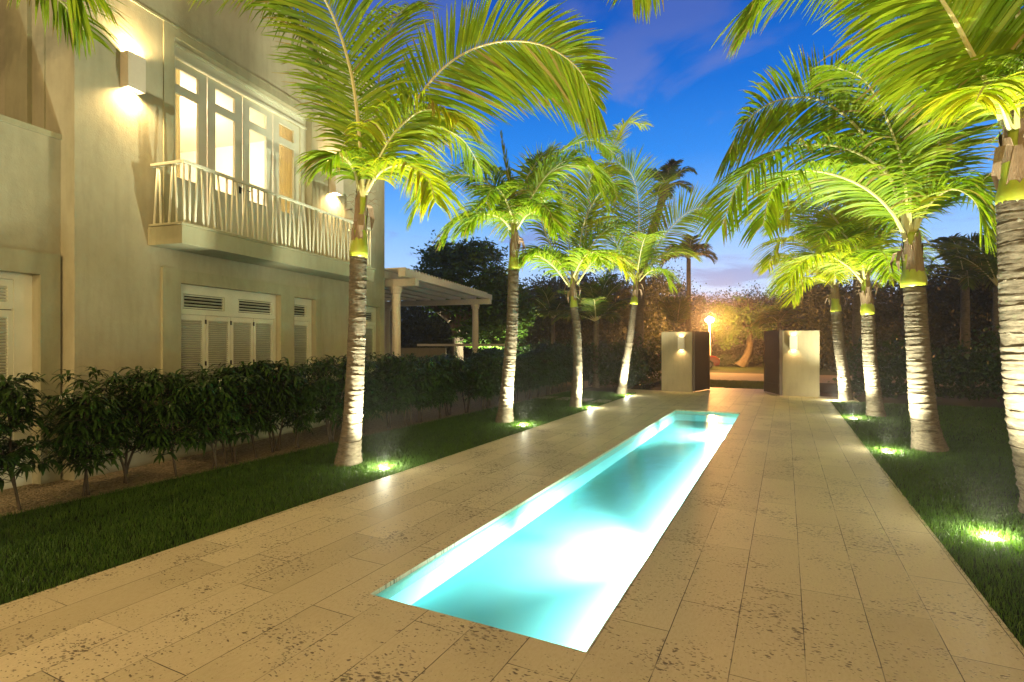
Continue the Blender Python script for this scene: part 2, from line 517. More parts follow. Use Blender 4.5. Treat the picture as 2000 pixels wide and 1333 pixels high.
# lawns
def sheet(name, m, x0, x1, y0, y1, z, rz=-TH, kind='structure'):
    mb = MB(); mb.add([(x0, y0, z), (x1, y0, z), (x1, y1, z), (x0, y1, z)], [(0, 1, 2, 3)])
    o = mb.build(name, m); o.rotation_euler = (0, 0, rz); tag(o, kind=kind); return o
sheet('lawn', M_LAWN, -6.95, DW0 - .003, -4, 18.7, -.025)
sheet('lawn', M_LAWN, DW1 + .003, 26, -4, 18.7, -.025)
sheet('lawn', M_LAWN, -14, 12, 22.45, 27.5, -.025)
sheet('gravel', M_GRAVEL, -10.5, -6.955, -5, 24, -.02)
sheet('road', M_ROAD, -40, 40, 27.6, 34.5, -.03)
sheet('lawn', M_LAWN, -60, 60, 34.6, 60, -.028)

# pool shell: walls and floor, water, lamps
pool = empty('pool', W((PW0 + PW1) / 2, PS0), -TH)
tag(pool, 'long narrow lap pool glowing aqua in the middle of the stone paving', 'pool')
hw = (PW1 - PW0) / 2; L = PS1 - PS0; D = .27
mb = MB()
a = [(-hw, 0), (hw, 0), (hw, L), (-hw, L)]
mb.add([(x, y, -.115) for x, y in a] + [(x, y, -D) for x, y in a], [(0, 1, 5, 4), (1, 2, 6, 5), (2, 3, 7, 6), (3, 0, 4, 7), (4, 5, 6, 7)])
mb.build('basin', M_POOL, pool)
mb = MB()
mb.add([(x, y, -.031) for x, y in a] + [(x, y, -.114) for x, y in a], [(0, 1, 5, 4), (1, 2, 6, 5), (2, 3, 7, 6), (3, 0, 4, 7)])
mb.build('waterline_tile', M_POOLTILE, pool)
mb = MB(); e = .002
mb.add([(-hw + e, e, -.052), (hw - e, e, -.052), (hw - e, L - e, -.052), (-hw + e, L - e, -.052)], [(0, 1, 2, 3)])
wat = mb.build('water', M_WATER); wat.location = pool.location; wat.rotation_euler = pool.rotation_euler
tag(wat, kind='structure')
mb = MB(); mb.box((hw - .05, .3, -.098), (hw - .001, L - .3, -.092)); mb.build('added_strip', M_BRONZE, pool)  # added strip, out of sight, filling the pool with even turquoise
sd = light('pool_fill_light', 'AREA', (hw - .027, L / 2, -.101), E_POOLFILL, (.86, 1.0, .98), pool, shape=(.03, L - .6))
sd.rotation_euler = (0, .30, 0)
for lx, ls, dx, dy, ee in ((hw, 2.15, -1, 0, .8), (hw, 9.35, -1, 0, .8)):
    nx, ny = (hw - .012, ls) if dx else (0, .012)
    mb = MB(); mb.tube([(nx, ny, -.20), (nx - dx * .008, ny - dy * .008, -.20)], .065, 20)
    pl = mb.build('pool_lamp', M_BRONZE, pool)
    mb = MB(); mb.tube([(nx + dx * .006, ny + dy * .006, -.20), (nx + dx * .001, ny + dy * .001, -.20)], .05, 20)
    mb.build('lens', M_POOLLENS, pl)
    for sgn in (-1, 1):
        light('pool_light', 'SPOT', (nx + dx * .04, ny + dy * .04, -.165), E_POOL * ee * .5, (.86, 1.0, .98), pool,
              aim=(dx - sgn * .55 * dy, dy + sgn * .55 * dx, -.62), size=R(82), blend=.6, radius=.05)

# ------------------------------------------------------------------ house (local x along the facade, y into the building)
HANG = math.atan2(.9516, .3074)
house = empty('house', (-5.49, 6.81, 0), HANG)
tag(house, 'two storey cream stucco villa with lit balcony doors and white louvred shutters', 'house')
HM = Matrix.Translation(Vector((-5.49, 6.81, 0))) @ Matrix.Rotation(HANG, 4, 'Z')
def wall_holes(mb, x0, x1, z0, z1, y, depth, holes, mi=0):
    """front skin of a wall with rectangular openings and their reveals (grid of cells, no overlaps)"""
    xs = sorted({x0, x1} | {h[0] for h in holes} | {h[1] for h in holes})
    zs = sorted({z0, z1} | {h[2] for h in holes} | {h[3] for h in holes})
    for i in range(len(xs) - 1):
        for k in range(len(zs) - 1):
            cx, cz = (xs[i] + xs[i + 1]) / 2, (zs[k] + zs[k + 1]) / 2
            if any(h[0] < cx < h[1] and h[2] < cz < h[3] for h in holes): continue
            mb.add([(xs[i], y, zs[k]), (xs[i + 1], y, zs[k]), (xs[i + 1], y, zs[k + 1]), (xs[i], y, zs[k + 1])], [(0, 1, 2, 3)], mi)
    for (a0, a1, b0, b1) in holes:
        v = [(a0, y, b0), (a1, y, b0), (a1, y, b1), (a0, y, b1), (a0, y + depth, b0), (a1, y + depth, b0), (a1, y + depth, b1), (a0, y + depth, b1)]
        mb.add(v, [(0, 4, 5, 1), (1, 5, 6, 2), (2, 6, 7, 3), (3, 7, 4, 0)], mi)
def surround(name, x0, x1, z0, z1, holes, y=-.045, depth=.045, parent=None, m=None):
    mb = MB()
    xs = sorted({x0, x1} | {h[0] for h in holes} | {h[1] for h in holes})
    zs = sorted({z0, z1} | {h[2] for h in holes} | {h[3] for h in holes})
    wall_holes(mb, x0, x1, z0, z1, y, depth, holes)
    v = [(x0, y, z0), (x1, y, z0), (x1, y, z1), (x0, y, z1), (x0, 0, z0), (x1, 0, z0), (x1, 0, z1), (x0, 0, z1)]
    v = [(a_, b_ if i < 4 else y + depth, c_) for i, (a_, b_, c_) in enumerate(v)]
    mb.add(v, [(0, 1, 5, 4), (1, 2, 6, 5), (2, 3, 7, 6), (3, 0, 4, 7)])
    return mb.build(name, m or M_STUCCO2, parent or house)
HX, HROOF = 7.33, 7.95
win_holes = [(1.47, 3.58, .95, 2.62), (3.95, 4.6, .95, 2.61), (6.36, 7.04, .95, 2.61)]
door_hole = (1.385, 4.50, 3.40, 6.30)
mb = MB()
wall_holes(mb, 0, HX, -.1, HROOF, 0, .22, win_holes + [door_hole])
# end walls, back and roof
mb.add([(0, 0, -.1), (0, 9, -.1), (0, 9, HROOF), (0, 0, HROOF)], [(0, 3, 2, 1)])
mb.add([(HX, 0, -.1), (HX, 9, -.1), (HX, 9, HROOF), (HX, 0, HROOF)], [(0, 1, 2, 3)])
mb.add([(0, 9, -.1), (HX, 9, -.1), (HX, 9, HROOF), (0, 9, HROOF)], [(0, 3, 2, 1)])
mb.build('wall', M_STUCCO, house)
mb = MB(); mb.box((-.04, -.04, HROOF), (HX + .04, 9.04, HROOF + .12)); mb.build('roof', M_STUCCO2, house)
mb = MB(); mb.box((-.05, -.020, 6.44), (HX + .05, -.001, 6.475)); mb.box((-.02, -.001, 6.44), (-.001, 1.5, 6.475)); mb.build('cornice', M_STUCCO2, house)
# raised pilaster bands on the end wall above the terrace
mb = MB(); mb.box((-.05, .79, 4.0), (-.001, 1.23, HROOF - .01)); mb.box((-.012, .53, 4.0), (-.001, .55, HROOF - .01)); mb.build('pilaster', M_STUCCO2, house)
surround('window_surround', 1.17, 4.77, -.05, 2.82, win_holes[:2])
surround('window_surround', 6.10, 7.16, -.05, 2.82, win_holes[2:])
surround('door_surround', 1.21, 4.70, 3.40, 6.438, [(1.385, 4.50, 3.40, 6.30)], y=-.018, depth=.018)
for a_, b_ in ((1.42, 3.62), (3.91, 4.64), (6.32, 7.08)):
    mb = MB(); mb.box((a_, -.085, .90), (b_, -.046, .95)); mb.build('sill', M_STUCCO2, house, bevel=.006)

def shutter(parent, x0, x1, z0, z1, y):
    mb = MB(); st = .055 if x1 - x0 > .3 else .04
    mb.box((x0, y, z0), (x0 + st, y + .035, z1)); mb.box((x1 - st, y, z0), (x1, y + .035, z1))
    mb.box((x0 + st, y + .001, z0), (x1 - st, y + .034, z0 + .09)); mb.box((x0 + st, y + .001, z1 - .08), (x1 - st, y + .034, z1))
    n = int((z1 - z0 - .17) / .034)
    for i in range(n):
        zc = z0 + .09 + (i + .5) * (z1 - z0 - .17) / n
        M = Matrix.Translation((0, y + .018, zc)) @ Matrix.Rotation(R(-38), 4, 'X')
        mb.box((x0 + st, -.019, -.004), (x1 - st, .019, .004), M=M)
    o = mb.build('shutter', M_PAINT, parent)
    return o
def vent(parent, x0, x1, z0, z1, y):
    mb = MB()
    mb.box((x0, y + .05, z0), (x1, y + .055, z1), 1)
    for zz in (z0, z1 - .018): mb.box((x0, y, zz), (x1, y + .03, zz + .018))
    mb.box((x0, y, z0 + .018), (x0 + .015, y + .03, z1 - .018)); mb.box((x1 - .015, y, z0 + .018), (x1, y + .03, z1 - .018))
    n = 4
    for i in range(1, n):
        zc = z0 + (z1 - z0) * i / n
        M = Matrix.Translation((0, y + .018, zc)) @ Matrix.Rotation(R(-30), 4, 'X')
        mb.box((x0 + .015, -.018, -.003), (x1 - .015, .018, .003), M=M)
    return mb.build('vent', [M_PAINT, M_DARKV], parent)
def frame_grid(mb, x0, x1, z0, z1, y0, y1, holes):
    """solid joinery board with rectangular holes"""
    wall_holes(mb, x0, x1, z0, z1, y0, y1 - y0, holes)
def window(x0, x1, leaves, vents, z0=.95, z1=2.62, y=.07, split=2.16):
    mb = MB()
    hs = [(a_ - .01, b_ + .01, 2.245, 2.475) for a_, b_ in vents] + [(leaves[0][0], leaves[-1][1], z0 + .03, split)]
    frame_grid(mb, x0, x1, z0, z1, y, y + .05, hs)
    fr = mb.build('window', M_PAINT, house)
    mb = MB(); mb.box((x0, y + .12, z0), (x1, y + .13, z1)); mb.build('backing', M_DARKV, fr)
    for a_, b_ in vents: vent(fr, a_, b_, 2.255, 2.465, y + .006)
    for a_, b_ in leaves: shutter(fr, a_ + .003, b_ - .003, z0 + .035, split - .004, y + .012)
    # hinges
    mb = MB()
    for a_, b_ in leaves[1:]:
        for zz in (1.35, 2.02):
            mb = MB(); mb.box((a_ - .012, y - .002, zz), (a_ + .012, y + .011, zz + .07)); mb.build('hinge', M_METAL, fr)
window(1.47, 3.58, [(1.52, 2.02), (2.02, 2.53), (2.53, 3.04), (3.04, 3.54)], [(1.61, 2.38), (2.69, 3.48)])
window(3.95, 4.6, [(4.0, 4.56)], [(4.06, 4.44)], z1=2.61)
window(6.36, 7.04, [(6.42, 6.98)], [(6.46, 6.9)], z1=2.61)

# balcony doors: four glazed leaves, header with mouldings
mb = MB()
dz0, dz1 = 3.40, 6.30; yd = .16
mb.box((1.385, yd - .03, 6.10), (4.50, yd + .06, 6.30)); mb.box((1.385, yd - .06, 6.085), (4.50, yd - .031, 6.125)); mb.box((1.385, yd - .05, 6.26), (4.50, yd - .031, 6.299))
mb.box((4.345, yd - .03, 3.40), (4.50, yd + .06, 6.099))
mb.build('door_frame', M_PAINT, house)
for i, x0 in enumerate((1.385, 2.125, 2.865, 3.605)):
    x1 = x0 + .74
    mb = MB()
    frame_grid(mb, x0 + .004, x1 - .004, 3.41, 6.08, yd, yd + .045, [(x0 + .165, x1 - .165, 5.70, 5.955), (x0 + .165, x1 - .165, 4.27, 5.565)])
    # raised panel under the glass
    mb.box((x0 + .15, yd - .012, 3.58), (x1 - .15, yd - .001, 4.12)); mb.box((x0 + .19, yd - .02, 3.62), (x1 - .19, yd - .0125, 4.08))
    lf = mb.build('door_leaf', M_PAINT, house)
    mb = MB()
    for z0_, z1_ in ((5.70, 5.955), (4.27, 5.565)): mb.add([(x0 + .165, yd + .03, z0_), (x1 - .165, yd + .03, z0_), (x1 - .165, yd + .03, z1_), (x0 + .165, yd + .03, z1_)], [(0, 1, 2, 3)])
    mb.build('glass', M_GLASS, lf)
    if i in (1, 2):
        hx = x1 - .06 if i == 1 else x0 + .06
        mb = MB(); mb.box((hx - .022, yd - .012, 4.34), (hx + .022, yd - .001, 4.46)); mb.tube([(hx, yd - .012, 4.42), (hx, yd - .05, 4.42)], .009, 8)
        if i == 2: mb.tube([(hx, yd - .05, 4.42), (hx + .12, yd - .05, 4.42)], .009, 8)
        mb.build('handle', M_METAL, lf)
# room behind the doors
mb = MB()
rx0, rx1, ry0, ry1, rz0, rz1 = .9, 5.3, .23, 4.4, 3.38, 6.35
v = [(rx0, ry0, rz0), (rx1, ry0, rz0), (rx1, ry1, rz0), (rx0, ry1, rz0), (rx0, ry0, rz1), (rx1, ry0, rz1), (rx1, ry1, rz1), (rx0, ry1, rz1)]
mb.add(v, [(0, 1, 2, 3), (4, 7, 6, 5), (1, 5, 6, 2), (2, 6, 7, 3), (3, 7, 4, 0)])
mb.build('room', M_ROOM, house)
mb = MB(); mb.box((4.63, ry1 - .05, rz0), (5.16, ry1 - .002, 5.5)); mb.box((4.69, ry1 - .065, rz0 + .1), (5.1, ry1 - .051, 5.42), 1); mb.tube([(4.76, ry1 - .066, 4.42), (4.76, ry1 - .12, 4.42)], .02, 8)
mb.build('inner_door', [M_ROOM, M_ROOMDOOR], house)
mb = MB()
for cx0, cx1 in ((1.4, 1.78), (3.92, 4.44)):
    n = 40
    vs = []
    for i in range(n + 1):
        x = cx0 + (cx1 - cx0) * i / n
        y = .33 + .025 * math.sin(i * 1.15)
        vs += [(x, y, 3.42), (x, y, 6.15)]
    mb.add(vs, [(2 * i, 2 * i + 2, 2 * i + 3, 2 * i + 1) for i in range(n)])
mb.build('curtain', M_CURTAIN, house, smooth=True)
light('room_light', 'POINT', (2.9, 2.4, 5.9), E_ROOM, (1.0, .82, .58), house, radius=.25)

# balcony with crooked balusters
BX0, BX1, BD = .97, 5.83, .64
mb = MB(); mb.box((BX0, -BD, 3.10), (BX1, -.0475, 3.36)); mb.box((BX0, -.0475, 3.10), (1.168, -.001, 3.36)); mb.box((4.772, -.0475, 3.10), (BX1, -.001, 3.36))
mb.box((BX0 - .025, -BD - .025, 3.362), (BX1 + .025, -.0475, 3.395))
bal = mb.build('balcony', M_STUCCO2, house, bevel=.004)
mb = MB(); rz = 4.235; rr = (.03)
mb.box((BX0 + .03, -BD + .0, rz), (BX1 - .06, -BD + .06, rz + .04)); mb.box((BX0 + .03, -BD + .0605, rz), (BX0 + .09, -.01, rz + .04)); mb.box((BX1 - .12, -BD + .0605, rz), (BX1 - .06, -.01, rz + .04))
mb.box((BX0 + .04, -BD + .015, 3.396), (BX1 - .07, -BD + .045, 3.412))
mb.build('handrail', M_PAINT, bal, bevel=.004)
def baluster(p0, p1):
    mb = MB(); mb.tube([p0, p1], .0175, 8); mb.build('baluster', M_PAINT, bal, smooth=True)
x = BX0 + .05; i = 0
rb = random.Random(3)
while x < BX1 - .1:
    lean = (-.05, .0, .04, -.02, .055, -.035)[i % 6] + rb.uniform(-.012, .012)
    xt = min(max(x + lean, BX0 + .045), BX1 - .09)
    baluster((min(x - lean * .3, BX1 - .09), -BD + .03, 3.412), (xt, -BD + .03, rz)); i += 1
    x += .098 + (.028 if i % 3 == 0 else 0)
for j, y in enumerate((-.48, -.33, -.18, -.05)):
    baluster((BX0 + .06, y, 3.396), (BX0 + .06, y - (.07 if j % 2 else -.03), rz)); baluster((BX1 - .09, y, 3.396), (BX1 - .09, y - .04, rz))

# lower wing to the left
mb = MB()
lh = (-2.4, -.25, -.05, 2.55)
wall_holes(mb, -9, -.001, -.1, 4.28, .25, .2, [lh])
mb.add([(-9, .25, 4.28), (-.001, .25, 4.28), (-.001, .5, 4.28), (-9, .5, 4.28)], [(0, 1, 2, 3)])
mb.add([(-9, .5, 3.2), (-.001, .5, 3.2), (-.001, .5, 4.28), (-9, .5, 4.28)], [(0, 3, 2, 1)])
mb.add([(-9, .5, 3.2), (-.001, .5, 3.2), (-.001, 9, 3.2), (-9, 9, 3.2)], [(0, 1, 2, 3)])
mb.add([(-9, .25, -.1), (-9, 9, -.1), (-9, 9, 4.28), (-9, .25, 4.28)], [(0, 3, 2, 1)])
mb.build('wing_wall', M_STUCCO, house)
mb = MB(); mb.box((-9.03, .225, 4.285), (-.002, .53, 4.35)); mb.build('coping', M_STUCCO2, house)
s2 = surround('window_surround', -2.65, -.03, -.05, 2.82, [lh], y=.205, depth=.044)
mb = MB(); frame_grid(mb, -2.4, -.25, -.05, 2.55, .36, .41, [(-2.3, -1.42, .05, 2.47), (-1.32, -.44, .05, 2.47)])
fr = mb.build('window', M_PAINT, house)
mb = MB(); mb.box((-2.4, .44, -.05), (-.25, .45, 2.55)); mb.build('backing', M_DARKV, fr)
for a_, b_ in ((-2.3, -1.86), (-1.86, -1.42), (-1.32, -.88), (-.88, -.44)):
    shutter(fr, a_ + .003, b_ - .003, .06, 2.1, .368); shutter(fr, a_ + .003, b_ - .003, 2.11, 2.465, .368)

# wall lamps
def wall_lamp(base, rz, label, e, w_=.27, h_=.52, d_=.17, group=None, col=WARM, spread=104):
    """box lamp with light out of its top and bottom; local -y points away from the wall"""
    root = empty('wall_lamp', base, rz)
    tag(root, label, 'wall lamp', group)
    mb = MB(); tk = .012
    mb.box((-w_ / 2, -d_, -h_ / 2), (w_ / 2, -d_ + tk, h_ / 2)); mb.box((-w_ / 2, -d_ + tk, -h_ / 2), (-w_ / 2 + tk, -.002, h_ / 2))
    mb.box((w_ / 2 - tk, -d_ + tk, -h_ / 2), (w_ / 2, -.002, h_ / 2))
    mb.build('housing', M_LAMPBODY, root)
    mb = MB(); mb.box((-w_ / 2 + tk + .001, -d_ + tk + .001, -h_ / 2 + .03), (w_ / 2 - tk - .001, -.004, h_ / 2 - .03)); mb.build('diffuser', M_LENS, root)
    for s in (1, -1):
        light('lamp_beam', 'SPOT', (0, -d_ * .5, s * (h_ / 2 - .022)), e, col, root, aim=(0, .30, s), size=R(spread * 1.4), blend=.55, radius=.045)
    return root
def on_house(x, y, z): return HM @ Vector((x, y, z))
wall_lamp(on_house(.70, 0, 5.42), HANG, 'box wall lamp glowing up and down, left of the balcony doors', E_HOUSE, h_=.48, d_=.15, w_=.25, group='up and down lamps on the villa wall')
wall_lamp(on_house(5.22, 0, 5.20), HANG, 'box wall lamp glowing behind the nearest left palm, right of the balcony doors', E_HOUSE, group='up and down lamps on the villa wall')

# entrance porch added unseen behind the viewer with added lamps: it lights the near paving and the faces turned this way
added_porch = empty('added_porch_wall', W(-1.6, -5.2), -TH)
tag(added_porch, 'added cream entrance wall, unseen behind the viewer', 'wall')
mb = MB(); mb.box((-7, -.3, -.1), (7, 0, 4.6)); mb.build('wall', M_STUCCO, added_porch)
mb = MB(); mb.box((-7.05, -.35, 4.602), (7.05, .05, 4.72)); mb.build('coping', M_STUCCO2, added_porch)
for k, x in enumerate((-4.6, -1.2, 2.2, 5.0)):
    root = empty('wall_lamp', W(-1.6 + x, -5.2, 3.1), -TH + math.pi)  # added lamp, unseen, a warm fill for the near paving
    tag(root, 'added unseen box wall lamp on the entrance wall, number %s from the villa' % ('one', 'two', 'three', 'four')[k], 'wall lamp', 'added lamps on the entrance wall')
    mb = MB(); mb.box((-.14, -.17, -.26), (.14, -.158, .26)); mb.box((-.14, -.158, -.26), (-.128, -.002, .26)); mb.box((.128, -.158, -.26), (.14, -.002, .26)); mb.build('housing', M_LAMPBODY, root)
    mb = MB(); mb.box((-.126, -.156, -.22), (.126, -.004, .22)); mb.build('diffuser', M_LENS, root)
    light('lamp_beam', 'SPOT', (0, -.24, 0), E_FILL, WARM, root, aim=(0, -1, -.12), size=R(165), blend=.8, radius=.12)

# ------------------------------------------------------------------ pergola
perg = empty('pergola', (-3.06, 14.33, 0), HANG)
tag(perg, 'weathered white timber pergola on round columns beyond the villa corner', 'pergola')
PI_ = (Matrix.Translation(Vector((-3.06, 14.33, 0))) @ Matrix.Rotation(HANG, 4, 'Z')).inverted()
def pl(x, y, z=0): return PI_ @ Vector((x, y, z))
far = pl(-1.4, 20.7)
DX = far.x; SK = far.y / far.x
def ring_col(x, y):
    mb = MB()
    zs = [0, .1, .12, .2, .22, 3.02, 3.04, 3.10, 3.12, 3.2]
    rs = [.17, .17, .15, .15, .125, .115, .14, .15, .165, .165]
    mb.tube([(x, y, z) for z in zs], rs, 20)
    o = mb.build('column', M_PERGOLA, perg, smooth=False); return o
for x, y in ((0, 0), (far.x, far.y), (0, 3.8), (far.x, far.y + 3.8)): ring_col(x, y)
for x, y in ((0, 0), (far.x, far.y)):
    mb = MB(); mb.box((x - .11, y - .62, 3.202), (x + .11, y + 4.4, 3.40)); mb.build('beam', M_PERGOLA, perg, bevel=.01)
for k in range(8):
    y0 = -.42 + k * .66
    mb = MB()
    p0, p1 = Vector((-.5, y0 + SK * -.5, 3.402)), Vector((DX + .55, y0 + SK * (DX + .55), 3.402))
    wdt = .10
    mb.add([(p0.x, p0.y - wdt, 3.402), (p1.x, p1.y - wdt, 3.402), (p1.x, p1.y + wdt, 3.402), (p0.x, p0.y + wdt, 3.402),
            (p0.x, p0.y - wdt, 3.60), (p1.x, p1.y - wdt, 3.60), (p1.x, p1.y + wdt, 3.60), (p0.x, p0.y + wdt, 3.60)],
           [(0, 3, 2, 1), (4, 5, 6, 7), (0, 1, 5, 4), (1, 2, 6, 5), (2, 3, 7, 6), (3, 0, 4, 7)])
    mb.build('purlin', M_PERGOLA, perg, bevel=.01)
mb = MB()
for k in range(34):
    x = -.45 + k * .21
    mb.box((x, -.5 + SK * x, 3.602), (x + .06, 4.4 + SK * x, 3.64))
mb.build('slat_roof', M_PERGOLA, perg)

# low white bar building under the pergola
bar = empty('garden_bar', PX(840, 672, 23) * Vector((1, 1, 0)) if False else Vector((-3.3, 23.5, 0)), R(-4))
tag(bar, 'low white garden bar with a long thin flat roof behind the pergola', 'bar')
mb = MB(); mb.box((-1.5, -.1, -.1), (.45, .1, 1.52)); mb.build('bar_wall', M_GATEWALL, bar)
mb = MB(); mb.box((-.9, .3, 1.60), (3.1, 1.6, 1.70)); mb.build('roof', M_PERGOLA, bar)
for x in (.72, 2.95):
    mb = MB(); mb.box((x, .4, -.1), (x + .12, .52, 1.598)); mb.build('post', M_PAINT, bar)

# ------------------------------------------------------------------ gate walls, gate leaves, lamps
def gate_wall(p0, p1, label):
    p0, p1 = Vector(p0), Vector(p1)
    d = p1 - p0; ang = math.atan2(d.y, d.x)
    r = empty('gate_wall', (p0.x, p0.y, 0), ang); tag(r, label, 'wall', 'white walls flanking the gate')
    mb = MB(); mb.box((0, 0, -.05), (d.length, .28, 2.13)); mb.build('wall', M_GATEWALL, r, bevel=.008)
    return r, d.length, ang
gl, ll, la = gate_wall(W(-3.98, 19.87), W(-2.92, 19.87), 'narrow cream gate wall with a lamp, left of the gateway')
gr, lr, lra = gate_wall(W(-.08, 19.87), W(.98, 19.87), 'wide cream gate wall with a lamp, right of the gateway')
def gate_leaf(p0, direction, length, label):
    ang = math.atan2(direction[1], direction[0])
    r = empty('gate_leaf', (p0.x, p0.y, 0), ang); tag(r, label, 'gate', 'open dark timber gate leaves')
    n = 9
    mb = MB()
    for i in range(n): mb.box((i * length / n + .004, -.02, .03), ((i + 1) * length / n - .004, .02, 2.14))
    mb.build('boards', M_GATEWOOD, r)
    for z in (.25, 1.05, 1.85):
        mb = MB(); mb.box((.02, .021, z), (length - .02, .06, z + .12)); mb.build('rail', M_GATEWOOD, r)
    mb = MB(); mb.box((-.04, -.045, .02), (-.001, .045, 2.16)); mb.box((length + .001, -.045, .02), (length + .04, .045, 2.16)); mb.build('stile', M_GATEWOOD, r)
    mb = MB(); mb.tube([(length - .1, -.022, 1.0), (length - .1, -.07, 1.0), (length - .1, -.07, 1.2), (length - .1, -.022, 1.2)], .012, 8); mb.build('handle', M_METAL, r)
pL = W(-2.86, 19.93); pR = W(-.14, 19.80)
gate_leaf(pL, (.645, .764), 1.36, 'dark timber gate leaf swung open beside the narrow gate wall')
gate_leaf(pR, (.115, .993), 1.40, 'dark timber gate leaf swung open beside the wide gate wall')
def gp(r, x, y, z): return (Matrix.Translation(r.location) @ Matrix.Rotation(r.rotation_euler.z, 4, 'Z')) @ Vector((x, y, z))
wall_lamp(gp(gl, .70, 0, 1.72), la, 'small box lamp lit up and down on the narrow left gate wall', E_GATE, .22, .42, .12, 'lamps on the gate walls', spread=88)
wall_lamp(gp(gr, .32, 0, 1.74), lra, 'small box lamp lit up and down on the wide right gate wall', E_GATE, .22, .42, .12, 'lamps on the gate walls', spread=88)

# stepping stones across the left lawn
mb = MB()
def f_slab(t): return prin(t, t.mix(t.noise(objc(t), 6, 4), (.36, .32, .24), (.48, .43, .33)), .7)
M_SLAB = mat("stepping_slab", f_slab)
for i in range(4):
    mb = MB(); mb.box((-.2, -.35, -.03), (.2, .35, .012))
    o = mb.build('stepping_stone', M_SLAB, bevel=.01)
    o.location = W(-4.86 - i * .62, 15.6 + .1 * i); o.rotation_euler = (0, 0, -TH)
    tag(o, '%s flat stepping stone from the paving, set in the left lawn' % ('first', 'second', 'third', 'fourth')[i], 'stepping stone', 'stepping stones across the lawn')

# ------------------------------------------------------------------ palms
def trunk_mesh(ctrl, rads, parent, ring=.085, m=None, seed=0, nr=28, amp=.06):
    rg = np.random.default_rng(seed)
    pts = catmull(ctrl, 60)
    lens = [0]
    for a_, b_ in zip(pts, pts[1:]): lens.append(lens[-1] + (b_ - a_).length)
    Ltot = lens[-1]
    nring = int(Ltot / ring)
    P = np.array([tuple(p) for p in pts])
    rows = []
    per = 5
    N = nring * per + 1
    S = np.linspace(0, Ltot, N)
    C = np.stack([np.interp(S, lens, P[:, k]) for k in range(3)], 1)
    Rr = np.interp(S / Ltot, [r[0] for r in rads], [r[1] for r in rads])
    ph = rg.uniform(0, 6.28, nring + 2); tl = rg.normal(0, .9, nring + 2); sc = rg.uniform(.4, 1.3, nring + 2)
    an = np.linspace(0, 2 * np.pi, nr, endpoint=False)
    V = np.zeros((N, nr, 3))
    jit = rg.normal(0, 1, (nring + 2, nr))
    jit = (jit + np.roll(jit, 1, 1)) * .5
    edge = np.cumsum(rg.uniform(.45, 1.6, nring + 4)); edge = np.concatenate([[0], edge])
    for i in range(N):
        x_ = i / per; k = int(np.searchsorted(edge, x_, 'right') - 1); k = min(k, nring + 1)
        f = min(.999, (x_ - edge[k]) / max(edge[k + 1] - edge[k], .01))
        saw = (f ** 1.5) * sc[k]
        r = Rr[i] * (1 + amp * (saw - .4) * (1 + .35 * jit[k]) + .012 * rg.normal(0, 1, nr))
        tilt = ring * .42 * np.sin(an + ph[k]) * (0.3 + abs(tl[k]) * .4)
        V[i, :, 0] = C[i, 0] + np.cos(an) * r
        V[i, :, 1] = C[i, 1] + np.sin(an) * r
        V[i, :, 2] = C[i, 2] + tilt
    idx = np.arange(N * nr).reshape(N, nr)
    q = np.stack([idx[:-1], np.roll(idx, -1, 1)[:-1], np.roll(idx, -1, 1)[1:], idx[1:]], -1).reshape(-1, 4)
    return np_mesh('trunk', V.reshape(-1, 3), q, m or M_BARK, parent, smooth=False)

